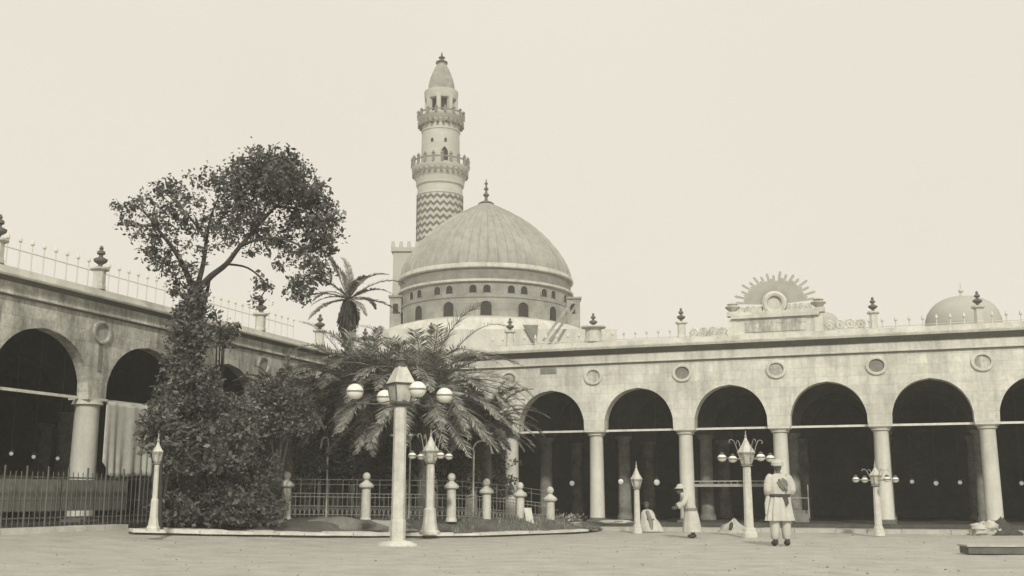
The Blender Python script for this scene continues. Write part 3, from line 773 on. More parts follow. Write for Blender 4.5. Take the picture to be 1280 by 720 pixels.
def bed_z(x, y):
    best = 9e9; z = .4
    for v in vs[::1]:
        d = (v[0] - x) ** 2 + (v[1] - y) ** 2
        if d < best: best = d; z = v[2]
    return z
# heap of loose dry earth in front of the fence
hp = MB(); c = PD(425, 660, 30.3)
hp.lump((c.x, c.y, .22), 1.4, .55, .32, 2, .35, 30, 12, 3); c2 = PD(478, 660, 30.5); hp.lump((c2.x, c2.y, .2), 1.0, .5, .26, 4, .35, 30, 12, 3)
tag(hp.build('earth_heap', 'grass', smooth=60), 'low heap of dry earth and straw between the kerb and the fence', 'earth heap')
fence = empty('garden_fence', (posts[3].x, posts[3].y, .4), 'iron garden fence with round stone posts topped by balls', 'fence')
for i, p in enumerate(posts):
    h_ = 1.02 if i < 4 else .95; z0 = p.z - .05
    mb = MB(); mb.lathe([(.165, 0), (.16, .08), (.145, .1), (.135, h_ - .12), (.14, h_ - .1), (.215, h_ - .06), (.225, h_ - .01), (.17, h_ + .05), (.08, h_ + .12), (.055, h_ + .15)], (p.x, p.y, z0), 16)
    po = mb.build('post', 'lampwhite' if i else 'trim', fence, smooth=35)
    MB().ball((p.x, p.y, z0 + h_ + .25), .115, 14, 10, 1.05).build('ball', 'lampwhite' if i else 'trim', po, smooth=60)
for a, b in zip(posts, posts[1:]):
    ln = (b - a).length; nb = int(ln / .13); mb = MB()
    up = lambda z: Vector((0, 0, z))
    for z in (.12, .36, .62, .72, .98, 1.12): mb.tube([a + up(z), b + up(z)], .012 if z < .8 else .007, 5)
    for k in range(1, nb):
        p = a.lerp(b, k / nb); mb.tube([p + up(.05), p + up(.72 if k % 3 else 1.12)], .009, 4)
        # looped feet
        if k < nb - 1:
            p2 = a.lerp(b, (k + 1) / nb); arc = [p.lerp(p2, t / 6) + up(.12 + .2 * math.sin(math.pi * t / 6)) for t in range(7)]
            mb.tube(arc, .010, 4)
    mb.build('panel', 'ironpale', fence)

# ------------------------------------------------------------------ vegetation
def leaf_mesh(pts, size, rng_, name, m, parent, asp=.5):
    vs = []; fs = []
    for p in pts:
        d = Vector((rng_.gauss(0, 1), rng_.gauss(0, 1), rng_.gauss(0, .8))).normalized()
        e = d.cross(Vector((rng_.gauss(0, 1), rng_.gauss(0, 1), rng_.gauss(0, 1)))).normalized()
        s_ = size * rng_.uniform(.55, 1.15) * (1.7 if rng_.random() < .15 else 1); b = len(vs)
        vs += [p - d * s_ * .5, p + e * s_ * asp * .5 + d * s_ * .05, p + d * s_ * .5, p - e * s_ * asp * .5 + d * s_ * .05]
        fs.append((b, b + 1, b + 2, b + 3))
    off = Vector((0, 0, 0)); q_ = parent
    while q_ is not None: off += q_.location; q_ = q_.parent
    me = bpy.data.meshes.new(name); me.from_pydata([tuple(v - off) for v in vs], [], fs); me.materials.append(M[m])
    o = bpy.data.objects.new(name, me); COL.objects.link(o); o.parent = parent; return o
TD = 26.8
P3 = lambda px, py, dd=0.: PD(px, py, TD + dd)
tree = empty('broadleaf_tree', Vector((P3(240, 650).x, P3(240, 650).y, .4)), 'tall dark broadleaf tree with wide open crown in front of the left arcade', 'tree')
rt = random.Random(11)
tr = MB()
def limb(pts, r0, r1):
    n_ = len(pts); tr.tube(pts, [r0 + (r1 - r0) * i / (n_ - 1) for i in range(n_)], 8)
def sm_line(pts, k=4):
    out = []
    for i in range(len(pts) - 1):
        p0 = pts[max(i - 1, 0)]; p1 = pts[i]; p2 = pts[i + 1]; p3 = pts[min(i + 2, len(pts) - 1)]
        for j in range(k):
            t = j / k; out.append(.5 * ((2 * p1) + (p2 - p0) * t + (2 * p0 - 5 * p1 + 4 * p2 - p3) * t * t + (3 * p1 - p0 - 3 * p2 + p3) * t ** 3))
    return out + [pts[-1]]
limb(sm_line([P3(238, 665), P3(236, 600, .1), P3(244, 500, .2), P3(238, 440, .1), P3(243, 390), P3(246, 352)]), .25, .13)
limb(sm_line([P3(249, 400, .1), P3(257, 372, .1), P3(262, 350, .2)]), .08, .03)
LB = [([P3(244, 372), P3(232, 338), P3(216, 310, -.3), P3(200, 290, -.6), P3(185, 270, -.7), P3(168, 255, -.8)], .12),
      ([P3(246, 360), P3(254, 330, .3), P3(258, 300, .5), P3(264, 270, .6), P3(276, 240, .5)], .11),
      ([P3(248, 362), P3(264, 345, -.2), P3(283, 330, -.4), P3(300, 308, -.4), P3(325, 280, -.2), P3(345, 258), P3(368, 235, .1)], .14),
      ([P3(300, 308, -.4), P3(320, 300, -.8), P3(350, 298, -1.0), P3(378, 310, -.9), P3(392, 335, -.8)], .07),
      ([P3(216, 310, -.3), P3(205, 325, .2), P3(198, 338, .4)], .05),
      ([P3(258, 300, .5), P3(240, 275, .9), P3(222, 255, 1.1), P3(205, 240, 1.2)], .06),
      ([P3(325, 280, -.2), P3(322, 255, .5), P3(315, 225, .9)], .06),
      ([P3(345, 258), P3(375, 262, .7), P3(402, 275, .9)], .06),
      ([P3(283, 330, -.4), P3(310, 335, .4), P3(332, 355, .6), P3(326, 372, .6)], .045)]
for pts, r0 in LB: limb(sm_line(pts), r0 * .68, .014)
CL = [(330, 216, 32, 1.08), (362, 222, 32, 1.08), (392, 255, 26, 1.01), (402, 285, 20, 0.86), (345, 243, 32, 0.86), (300, 222, 28, 0.94), (282, 240, 24, 0.57), (262, 226, 17, 0.62), (285, 270, 30, 0.39), (318, 280, 28, 0.54), (258, 285, 20, 0.53), (232, 248, 20, 0.4), (203, 245, 24, 0.49), (165, 262, 15, 0.44), (158, 280, 7, 0.44), (187, 282, 23, 0.53), (217, 272, 24, 0.57), (192, 312, 20, 0.71), (207, 332, 16, 0.8), (225, 355, 17, 0.8), (152, 262, 9, 0.31), (212, 228, 12, 0.22), (350, 300, 26, 0.47), (382, 318, 24, 0.61), (400, 340, 18, 0.86), (376, 358, 22, 0.94), (330, 355, 15, 0.5), (345, 328, 14, 0.43), (322, 374, 9, 0.72), (388, 290, 22, 0.65), (372, 270, 24, 0.86), (240, 338, 14, 0.62), (300, 250, 22, 0.79), (238, 368, 13, 0.88), (240, 398, 20, 1.6), (238, 425, 27, 1.8), (215, 412, 11, 0.9), (225, 450, 24, 1.3), (240, 480, 32, 1.4), (412, 310, 10, 0.58), (270, 392, 11, 0.7), (316, 300, 20, 0.43), (258, 318, 13, 0.44), (280, 300, 18, 0.31), (410, 262, 10, 0.58), (236, 520, 34, 1.3), (250, 560, 36, 1.2), (212, 500, 26, 1.0), (355, 205, 24, 0.94), (322, 208, 24, 0.94), (405, 300, 20, 0.86), (415, 275, 12, 0.72), (390, 240, 20, 0.86), (243, 382, 13, 2.2), (250, 366, 10, 1.6), (236, 396, 15, 2.0)]
pts_ = []
for (px, py, r, dens) in CL:
    c = P3(px, py, rt.uniform(-.9, .9) * (r / 30)); rm = r * TD / F
    nsub = max(5, int(dens * (r / 10) ** 2 * 7.2))
    for _ in range(nsub):
        d = Vector((rt.gauss(0, 1), rt.gauss(0, 1), rt.gauss(0, 1))).normalized() * rm * (rt.random() ** .45)
        sc_ = c + d; a = rt.randint(10, 20); sp_ = rt.uniform(.07, .12)
        pts_ += [sc_ + Vector((rt.gauss(0, sp_), rt.gauss(0, sp_), rt.gauss(0, sp_ * .8))) for _ in range(a)]
        if rt.random() < .45 and (c - sc_).length > .1: tr.tube([c.lerp(sc_, 0), c.lerp(sc_, .5) + Vector((0, 0, .04)), sc_], [.014, .01, .004], 4)
tr.build('trunk', 'trunk', tree, smooth=60)
for _ in range(230):      # fine twigs with loose leaves feathering the outline
    a = rt.uniform(0, 6.28); q_ = rt.random() ** .5
    if math.sin(a) * q_ > .45: continue
    c = P3(287 + 133 * q_ * math.cos(a), 282 + 74 * q_ * math.sin(a), rt.uniform(-1.2, 1.2)); dv = Vector((rt.gauss(0, 1), rt.gauss(0, 1), rt.gauss(.3, 1))).normalized() * rt.uniform(.15, .4)
    pts_ += [c + dv * rt.random() + Vector((rt.gauss(0, .05), rt.gauss(0, .05), rt.gauss(0, .05))) for _ in range(11)]
leaf_mesh(pts_, .115, rt, 'crown', 'leaf', tree, .55)

def shrub(name, cx, cy, rx, ry, d, nleaf, label, cat, m='shrub', trunk=True, size=.13, lift=0, seed=1, grp='shrubs and small trees crowding the garden'):
    r_ = random.Random(seed * 17 + 3)
    c = PD(cx, cy, d); s = d / F; RX, RY = rx * s, ry * s
    base = Vector((c.x, c.y, .35))
    root = empty(name, base, label, cat, grp)
    tb = MB()
    for k in range(4):
        a = r_.uniform(0, 6.28); tb.tube([base + Vector((r_.uniform(-.1, .1), r_.uniform(-.1, .1), -.15)), base + Vector((math.cos(a) * .12, math.sin(a) * .12, (c.z - base.z) * .5)), c + Vector((math.cos(a) * RX * .5, math.sin(a) * RX * .5, RY * .3))], [.06, .045, .012], 6)
    tb.build('trunk', 'trunk', root, smooth=60)
    pts = []
    nc = max(8, nleaf // 28)
    for _ in range(nc):
        dd = Vector((r_.gauss(0, 1), r_.gauss(0, 1), r_.gauss(0, 1))).normalized()
        q_ = (r_.random() ** .4) * (1 + .28 * noise.noise(dd * 2.2 + Vector((seed, 0, 0)))) 
        cc = c + Vector((dd.x * RX * q_, dd.y * RX * .8 * q_, dd.z * RY * q_))
        sp_ = r_.uniform(.08, .17)
        pts += [cc + Vector((r_.gauss(0, sp_), r_.gauss(0, sp_), r_.gauss(0, sp_ * .7))) for _ in range(28)]
    pts = [p for p in pts if p.z > .4]
    leaf_mesh(pts, size, r_, 'crown', m, root, .5)
SH = [(262, 534, 66, 54, 27.6, 5600, 'broad bushy orange tree under the tall tree, behind the left lamp post'),
      (205, 540, 40, 40, 25.6, 2600, 'low leafy bush hanging over the left lamp post'),
      (300, 610, 62, 46, 28.6, 4200, 'dark bush in the shade right of the left lamp post'),
      (222, 608, 26, 48, 27.4, 2000, 'narrow dark shrub at the left end of the garden'),
      (352, 508, 44, 44, 30.5, 4000, 'round leafy tree with feathery top beside the left arcade end'),
      (350, 590, 55, 45, 33.6, 3600, 'shady shrub behind the first ball-topped post'),
      (420, 560, 50, 45, 34.0, 3600, 'glossy shrub behind the straight crook pole'),
      (480, 590, 45, 48, 35.0, 3200, 'dense shrub behind the largest lamp post'),
      (555, 560, 48, 48, 35.0, 3400, 'dense shrub under the right hand palm'),
      (612, 590, 38, 42, 35.6, 2400, 'small shrub behind the wide crook pole'),
      (395, 492, 40, 32, 35.4, 2400, 'leafy tree top between the palms and the left arcade'),
      (300, 656, 60, 9, 27.6, 1300, 'lowest dark creeping plants added as shade just behind the kerb under the tall tree'),  # added dark so the bed behind the kerb reads as shaded
      (275, 632, 44, 26, 26.9, 2600, 'low black-green bush reaching the kerb behind the leaning board'),
      (322, 640, 34, 20, 28.2, 1600, 'low dark bush at the foot of the first ball-topped post'),
      (218, 640, 26, 22, 25.9, 1500, 'low dark bush at the foot of the left lamp post'),
      (280, 420, 18, 16, 28.6, 500, 'sprig of foliage crossing the left cornice beside the tall tree')]
for i, (cx_, cy_, rx, ry, d, nl, lb) in enumerate(SH):
    shrub('bush', cx_, cy_, rx, ry, d, nl, lb, 'bush', seed=i + 1, m='leaf' if i in (2, 3, 5, 6, 7, 8, 11, 12, 13, 14) else 'shrub')

def palm(name, c, base_z, crown, label, nf, length, seed, droop=1., up=.4, rtr=.2, thin=1., shag=None, wdt=1., el0=85):
    r_ = random.Random(seed)
    root = empty(name, Vector((c.x, c.y, base_z)), label, 'palm tree', 'date palms in the garden')
    tb = MB(); H_ = crown.z - base_z; pts = []; rad = []
    for k in range(16):
        t = k / 15; pts.append(Vector((c.x, c.y, base_z)).lerp(crown, t) + Vector((.1 * math.sin(t * 3), 0, 0))); rad.append(rtr * (1.15 - .3 * t) * (1 + .08 * (k % 2)))
    tb.tube(pts, rad, 10)
    for k in range(90):      # cut leaf stubs
        t = r_.uniform(.3, 1) ; p = Vector((c.x, c.y, base_z)).lerp(crown, t); a = r_.uniform(0, 6.28); o_ = Vector((math.cos(a), math.sin(a), .5)) * rtr * 1.0
        tb.tube([p + o_ * .7, p + o_ * 1.5 + Vector((0, 0, .08))], [.045, .02], 4)
    tb.build('trunk', 'palmtrunk', root, smooth=60)
    vs = []; fs = []; rb = MB()
    for k in range(nf):
        az = 2 * math.pi * (k * .381966) + r_.uniform(-.15, .15); el = R(el0) - (k / nf) ** .85 * R(el0 + 18) + r_.uniform(-.1, .1)
        Lf = length * r_.uniform(.75, 1.08) * (.8 + .25 * math.cos(el)) * (1 - .12 * k / nf); n_ = 26
        p = crown.copy(); dirv = Vector((math.cos(az) * math.cos(el), math.sin(az) * math.cos(el), math.sin(el))); line = [p.copy()]
        tw = r_.uniform(-.03, .03)
        for i in range(n_):
            t = i / n_; dirv = (dirv + Vector((tw, -tw * .5, -.055 * droop * (1 - .38 * k / nf) * (.25 + 1.5 * t))) * 1.0).normalized(); p = p + dirv * Lf / n_; line.append(p.copy())
        rb.tube(line[::3] + [line[-1]], [.028 * (1 - .8 * i / 9) for i in range(len(line[::3]) + 1)], 4)
        for i in range(3, n_ + 1):
            for h in (0., .5):
                q_ = line[i] if h == 0 else line[i].lerp(line[i - 1], .5); t = i / n_
                dv = (line[i] - line[i - 1]).normalized(); sd_ = dv.cross(Vector((0, 0, 1)))
                if sd_.length < .15: sd_ = Vector((math.sin(az), -math.cos(az), 0))
                sd_.normalize(); nn_ = sd_.cross(dv)
                ll = .46 * length / 3.4 * math.sin(math.pi * min(1, .12 + t * .86)) ** .6 * r_.uniform(.8, 1.15) * thin
                for s_ in (-1, 1):
                    ld = (sd_ * s_ * .75 + dv * .8 + nn_ * r_.uniform(-.05, .45) + Vector((0, 0, -.12))).normalized()
                    wv = ld.cross(nn_).normalized() * .017 * wdt; tip = q_ + ld * ll + Vector((0, 0, -.06 * ll)); mid = q_ + ld * ll * .5
                    b = len(vs); vs += [q_ - wv * .5, mid - wv, tip, mid + wv, q_ + wv * .5]; fs.append((b, b + 1, b + 2, b + 3, b + 4))
    off = root.location
    me = bpy.data.meshes.new('crown'); b = len(vs); allv = [tuple(Vector(v) - off) for v in vs] + [tuple(Vector(v) - off) for v in rb.v]
    me.from_pydata(allv, [], fs + [tuple(i + b for i in f) for f in rb.f]); me.materials.append(M['frond'])
    o = bpy.data.objects.new('crown', me); COL.objects.link(o); o.parent = root
    if shag:
        sg = MB()
        for k in range(260):
            a = r_.uniform(0, 6.28); t = r_.random(); zz = crown.z - .1 - t * shag; rr2 = rtr * (1.1 + 1.0 * math.sin(math.pi * min(1, t * 1.25)))
            p = Vector((crown.x + math.cos(a) * rr2 * r_.random() ** .4, crown.y + math.sin(a) * rr2 * r_.random() ** .4, zz))
            sg.tube([p + Vector((0, 0, .16)), p, p + Vector((math.cos(a) * .08, math.sin(a) * .08, -.2))], [.03, .04, .01], 4)
        sg.build('dead_fronds', 'trunk', root)
    return root
c = PD(530, 640, 33.2); palm('palm_tree', c, .3, PD(528, 494, 33.2), 'large date palm with long arching fronds in the middle behind the largest lamp', 110, 4.0, 5, droop=1.2, rtr=.24, wdt=1.0, el0=66)
c = PD(452, 640, 34.5); palm('palm_tree', c, .3, PD(450, 492, 34.5), 'second date palm with drooping fronds left of the largest lamp', 96, 3.6, 9, droop=1.2, rtr=.24, wdt=1.0, el0=64)
c = PD(424, 640, 35.6); palm('palm_tree', c, .3, PD(436, 374, 35.6), 'tall thin palm with sparse fronds and shaggy dark neck against the sky', 21, 2.1, 21, droop=.95, rtr=.15, thin=.8, wdt=1.3, shag=1.35, el0=84)
c = PD(360, 640, 32.6); palm('palm_tree', c, .3, PD(352, 505, 32.6), 'small feathery palm among the bushes near the left arcade end', 44, 1.9, 33, droop=1.2, rtr=.18)

c = PD(606, 640, 34.3); palm('palm_tree', c, .3, PD(604, 528, 34.3), 'low young palm at the right end of the garden near the wide crook pole', 52, 2.3, 41, droop=1.0, rtr=.16, wdt=1.3, el0=60)
# dry grass tufts on the bank
gr = MB(); rg = random.Random(4); gvs = []; gfs = []
for _ in range(5200):
    u = rg.random(); a = pl_at(kp, u); b = pl_at(back, u); v = rg.random() ** 1.2 * .36; p = a.lerp(b, v) + Vector((0, .35, 0))
    if (p - a).length < .4 or u < .42 or noise.noise(p * .9) < -.05: continue
    i = int(u * NU); j = min(NV, int((v ** (1 / 1.6)) * NV)); z = vs[0][2] if False else 0
    gvs.append((p, rg.uniform(.05, .14)))
bedv = bd.v
grid = {}
for v in bedv: grid.setdefault((round(v[0] / .5), round(v[1] / .5)), []).append(v)
for p, h_ in gvs:
    best = None
    for dx in (-1, 0, 1):
        for dy in (-1, 0, 1):
            for v in grid.get((round(p.x / .5) + dx, round(p.y / .5) + dy), ()):
                d = (v[0] - p.x) ** 2 + (v[1] - p.y) ** 2
                if best is None or d < best[0]: best = (d, v[2])
    z = best[1] if best else .3
    a = rg.uniform(0, 6.28); dx, dy = math.cos(a) * .012, math.sin(a) * .012; lx, ly = rg.gauss(0, .04), rg.gauss(0, .04)
    gr.add([(p.x - dx, p.y - dy, z - .03), (p.x + dx, p.y + dy, z - .03), (p.x + lx, p.y + ly, z + h_)], [(0, 1, 2)])
tag(gr.build('grass', 'grass', fix=False), 'dry grass tufts on the bank between the kerb and the fence', 'grass', kind='stuff')
# pebbles on the yard
pb = MB(); rp = random.Random(2)
for _ in range(700):
    d = rp.uniform(13, 33); px = rp.uniform(-20, 1300); p = PD(px, 640, d); s_ = rp.uniform(.006, .018) * (1.6 if rp.random() < .04 else 1)
    if p.x < -17.5 or (p.y > 26 and p.x < -9): continue
    pb.lump((p.x, p.y, gz(p.x, p.y) + s_ * .2), s_ * 1.3, s_, s_ * .6, _, .4, 6, 4)
tag(pb.build('pebbles', 'pebble'), 'loose pebbles scattered over the sandy yard', 'pebbles', kind='stuff')

# ------------------------------------------------------------------ people
def skin_body(name, joints, edges, parent, m, sub=1):
    me = bpy.data.meshes.new(name); me.from_pydata([j[0] for j in joints], edges, [])
    o = bpy.data.objects.new(name, me); COL.objects.link(o); o.parent = parent
    md = o.modifiers.new('skin', 'SKIN'); md.use_smooth_shade = True
    for i, j in enumerate(joints):
        r = j[1] if isinstance(j[1], (tuple, list)) else (j[1], j[1]); me.skin_vertices[0].data[i].radius = r
        me.skin_vertices[0].data[i].use_root = (i == 0)
    sb = o.modifiers.new('sub', 'SUBSURF'); sb.levels = sub; sb.render_levels = sub + 1
    me.materials.append(M[m]); return o
def rings(mb, rs, n=28, fold=0., seed=0, fk=9):
    """rs: (cx, cy, z, rx, ry)"""
    vs = []; fs = []
    for i, (cx, cy, z, rx, ry) in enumerate(rs):
        for k in range(n):
            a = 2 * math.pi * k / n; q_ = 1 + fold * (i / len(rs)) * math.sin(a * fk + 1.3 * math.sin(a * 3 + seed)) + .03 * noise.noise(Vector((math.cos(a) * 2, math.sin(a) * 2, z * 4 + seed)))
            vs.append((cx + rx * q_ * math.cos(a), cy + ry * q_ * math.sin(a), z))
    for i in range(len(rs) - 1):
        for k in range(n):
            k2 = (k + 1) % n; fs.append((i * n + k, i * n + k2, (i + 1) * n + k2, (i + 1) * n + k))
    fs.append(tuple(range(n))); fs.append(tuple((len(rs) - 1) * n + k for k in range(n)))
    return mb.add(vs, fs)
def hand(joints, edges, wrist, d, side, k=1.):
    """palm and five fingers; joints are appended to the body skeleton"""
    d = Vector(d).normalized(); sd_ = Vector(side).normalized(); nn_ = d.cross(sd_)
    w0 = Vector(joints[wrist][0]); pi_ = len(joints); joints.append((tuple(w0 + d * .05 * k), (.034 * k, .018 * k))); edges.append((wrist, pi_))
    for f_, (o_, l_) in enumerate(((-.030, .070), (-.010, .080), (.010, .076), (.028, .060))):
        b0 = len(joints); q_ = w0 + d * .09 * k + sd_ * o_ * k
        joints += [(tuple(q_), .010 * k), (tuple(q_ + d * l_ * .5 * k + nn_ * .008), .009 * k), (tuple(q_ + d * l_ * .85 * k + nn_ * .03 * k), .007 * k)]
        edges += [(pi_, b0), (b0, b0 + 1), (b0 + 1, b0 + 2)]
    b0 = len(joints); joints += [(tuple(w0 + d * .04 * k - sd_ * .045 * k), .011 * k), (tuple(w0 + d * .085 * k - sd_ * .06 * k + nn_ * .01), .009 * k)]; edges += [(pi_, b0), (b0, b0 + 1)]
def head(parent, c, k, face, m='skin'):
    """c centre, face unit vector of gaze (horizontal)"""
    f = Vector(face).normalized(); s_ = Vector((-f.y, f.x, 0))
    mb = MB(); vs = []; fs = []; n, mm = 18, 12
    for i in range(mm + 1):
        t = math.pi * i / mm
        for q in range(n):
            a = 2 * math.pi * q / n; x = math.sin(t) * math.cos(a); y = math.sin(t) * math.sin(a); z = -math.cos(t)
            jaw = 1 - .22 * max(0, -z) ; fx = x * .098 * jaw + (.012 if x > 0 and z < 0 else 0)
            nose = .022 * max(0, 1 - abs(a if a < math.pi else a - 2 * math.pi) * 4.5) * max(0, 1 - abs(z + .12) * 4)
            eye = -.008 * sum(max(0, 1 - math.hypot((a if a < math.pi else a - 2 * math.pi) - e, (z - .02) * 2) * 4) for e in (-.38, .38))
            p = Vector(c) + (f * (fx + nose + eye) + s_ * y * .076 * jaw + Vector((0, 0, z * .12))) * k; vs.append(p)
    for i in range(mm):
        for q in range(n): k2 = (q + 1) % n; fs.append((i * n + q, i * n + k2, (i + 1) * n + k2, (i + 1) * n + q))
    mb.add(vs, fs)
    for sg in (-1, 1): mb.lump(tuple(Vector(c) + s_ * sg * .078 * k - f * .005), .012 * k, .012 * k, .03 * k, 1, .1, 8, 6)
    return mb

# main figure: stands with his back to us; local frame: +y away from us, x right
A0 = at_ground(977, 682)
man = empty('person', (0, 0, 0), 'man in white knee-length tunic and white turban standing with his back turned', 'person', 'people in the yard')
k = 1.0
J = [((0, 0, 1.00), (.15, .11)), ((0, 0, 1.20), (.15, .11)), ((0, .01, 1.42), (.17, .11)), ((0, .01, 1.53), .06), ((0, .02, 1.62), (.055, .06)),
     ((-.20, .0, 1.47), .065), ((-.30, -.03, 1.22), .048), ((-.22, .16, 1.08), .038),
     ((.20, .0, 1.47), .065), ((.31, -.03, 1.22), .048), ((.22, .16, 1.10), .038),
     ((-.10, 0, .92), .10), ((-.12, .02, .50), .065), ((-.13, 0, .09), .042), ((-.15, .10, .04), .04),
     ((.10, 0, .92), .10), ((.13, .02, .50), .065), ((.14, 0, .09), .042), ((.17, .09, .04), .04)]
Eg = [(0, 1), (1, 2), (2, 3), (3, 4), (2, 5), (5, 6), (6, 7), (2, 8), (8, 9), (9, 10), (0, 11), (11, 12), (12, 13), (13, 14), (0, 15), (15, 16), (16, 17), (17, 18)]
hand(J, Eg, 7, (.8, .5, -.2), (0, .2, 1)); hand(J, Eg, 10, (-.8, .5, -.2), (0, .2, 1))
skin_body('body', J, Eg, man, 'skin')
head(man, (-.0, .02, 1.68), 1.0, (-.25, 1, 0)).build('head', 'skin', man, smooth=60)
tu = MB(); tu.lump((-.005, .015, 1.765), .14, .15, .085, 5, .12, 24, 12, 4)
for j in range(5): tu.tube([(-.005 + .125 * (1 - j * .13) * math.cos(a * math.pi / 8), .015 + .135 * (1 - j * .13) * math.sin(a * math.pi / 8), 1.735 + j * .022 + .012 * math.sin(a * .4 + j)) for a in range(17)], .022, 6)
tu.build('turban', 'cloth', man, smooth=60)
tn = MB(); rings(tn, [(0, .0, 1.545, .07, .06), (0, 0, 1.52, .15, .10), (0, 0, 1.46, .235, .145), (0, -.01, 1.36, .255, .17), (0, -.01, 1.22, .26, .18), (0, 0, 1.12, .24, .165), (0, 0, 1.06, .215, .155), (0, 0, 1.03, .22, .16),
                       (-.005, 0, .93, .245, .18), (-.01, 0, .78, .275, .20), (-.01, 0, .62, .30, .215), (-.01, 0, .53, .315, .22)], 48, .13, 2, 11)
tn.build('tunic', 'cloth', man, smooth=60)
for sg in (-1, 1):
    sl = MB(); q_ = [Vector((sg * .17, 0, 1.48)), Vector((sg * .225, -.02, 1.41)), Vector((sg * .265, -.04, 1.29)), Vector((sg * .275, -.04, 1.18)), Vector((sg * .25, .04, 1.12)), Vector((sg * .20, .12, 1.09))]
    sl.tube(sm_line(q_), [.085 + .02 * math.sin(math.pi * i / 20) - .0012 * i + .006 * math.sin(i * 2.4) for i in range(21)], 14); sl.build('sleeve', 'cloth', man, smooth=60)
    lg = MB(); rings(lg, [(sg * .12, .01, .66, .12, .12), (sg * .125, .01, .5, .115, .115), (sg * .13, .01, .3, .10, .10), (sg * .135, .0, .15, .085, .085), (sg * .135, 0, .13, .06, .06)], 18, .08, sg, 5); lg.build('trouser_leg', 'cloth', man, smooth=60)
    sh = MB(); sh.lump((sg * .145, .04, .055), .055, .15, .06, 1, .08, 14, 8).tube([(sg * .135, -.02, .05), (sg * .135, -.01, .16)], [.06, .05], 10); sh.build('shoe', 'leather', man, smooth=60)
sa = MB(); rings(sa, [(0, 0, 1.10, .238, .17), (0, 0, 1.085, .25, .18), (0, 0, 1.045, .245, .18), (0, 0, 1.03, .22, .16)], 32, .03, 1, 7)
sa.add([(.0, -.20, 1.05), (.12, -.20, 1.04), (.13, -.225, .90), (.07, -.235, .84), (.0, -.175, 1.04), (.12, -.175, 1.03), (.13, -.19, .90), (.07, -.20, .84)], [(0, 1, 2, 3), (7, 6, 5, 4), (0, 4, 5, 1), (1, 5, 6, 2), (2, 6, 7, 3), (3, 7, 4, 0)])
sa.build('sash', 'clothdark', man, smooth=40)
sc = MB()   # dark strips painted for the shadowed folds on his back
for (pa, pb_, r0) in (((-.06, -.165, 1.42), (.11, -.205, 1.16), .045), ((-.10, -.16, 1.36), (.03, -.205, 1.17), .03), ((.02, -.16, 1.44), (.13, -.19, 1.28), .03)):
    a, b = Vector(pa), Vector(pb_); sc.tube([a, a.lerp(b, .5) + Vector((.01, -.010, 0)), b], [r0 * .6, r0 * 1.5, r0 * .6], 8)
sc.build('dark_fold', 'lattice', man, smooth=60)
st = MB(); st.tube([(-.24, .02, 1.08), (-.30, -.02, .9), (-.33, -.02, .66)], [.05, .055, .02], 10); st.build('hanging_cloth', 'cloth', man, smooth=60)
man.scale = (1.04, 1.04, 1.06); man.rotation_euler = (0, 0, YAW + .12); man.location = A0

# stooping figure by the column: faces left
B0 = at_ground(864, 672)
wm = empty('person', (0, 0, 0), 'stooping figure in long pale gown and white hat in front of an arcade column', 'person', 'people in the yard')
J = [((.02, 0, .74), (.13, .11)), ((-.04, 0, .94), (.14, .11)), ((-.13, 0, 1.12), (.14, .10)), ((-.20, 0, 1.20), .05), ((-.24, 0, 1.25), (.05, .05)),
     ((-.12, -.15, 1.10), .055), ((-.22, -.18, .92), .042), ((-.36, -.12, .82), .033),
     ((-.12, .15, 1.10), .055), ((-.22, .18, .92), .042), ((-.36, .14, .84), .033),
     ((.02, -.09, .70), .09), ((-.02, -.10, .38), .06), ((.03, -.10, .08), .04), ((-.07, -.10, .035), .035),
     ((.02, .09, .70), .09), ((.04, .10, .38), .06), ((.10, .10, .08), .04), ((.01, .11, .035), .035)]
Eg = [(0, 1), (1, 2), (2, 3), (3, 4), (2, 5), (5, 6), (6, 7), (2, 8), (8, 9), (9, 10), (0, 11), (11, 12), (12, 13), (13, 14), (0, 15), (15, 16), (16, 17), (17, 18)]
hand(J, Eg, 7, (-1, 0, -.3), (0, 0, 1), .9); hand(J, Eg, 10, (-1, 0, -.3), (0, 0, 1), .9)
skin_body('body', J, Eg, wm, 'skin')
head(wm, (-.27, 0, 1.27), .95, (-1, 0, 0)).build('head', 'skin', wm, smooth=60)
MB().lathe([(.17, -.005), (.175, .01), (.12, .025), (.10, .08), (.06, .12), (.02, .125)], (-.26, 0, 1.325), 22).build('hat', 'cloth', wm, smooth=50)
gn = MB(); rings(gn, [(-.19, 0, 1.22, .06, .07), (-.16, 0, 1.19, .12, .15), (-.11, 0, 1.10, .155, .20), (-.05, 0, .95, .165, .20), (0, 0, .78, .17, .19), (.02, 0, .62, .20, .20), (.03, 0, .40, .23, .22), (.04, 0, .2, .26, .24), (.04, 0, .15, .265, .245)], 40, .07, 3, 9)
gn.build('gown', 'cloth', wm, smooth=60)
for sg in (-1, 1):
    MB().tube(sm_line([Vector((-.11, sg * .13, 1.12)), Vector((-.2, sg * .19, .94)), Vector((-.33, sg * .14, .84))]), [.07, .075, .078, .08, .078, .075, .08, .085, .09], 12).build('sleeve', 'cloth', wm, smooth=60)
    MB().lump((.0 + (.05 if sg > 0 else 0), sg * .10, .045), .12, .05, .05, 1, .05, 12, 8).build('shoe', 'leather', wm, smooth=60)
rings(MB(), [(.0, 0, .80, .178, .20), (.0, 0, .76, .19, .21), (.0, 0, .72, .185, .205)], 28, .02).build('belt', 'clothgrey', wm, smooth=50)
wm.rotation_euler = (0, 0, YAW); wm.location = B0

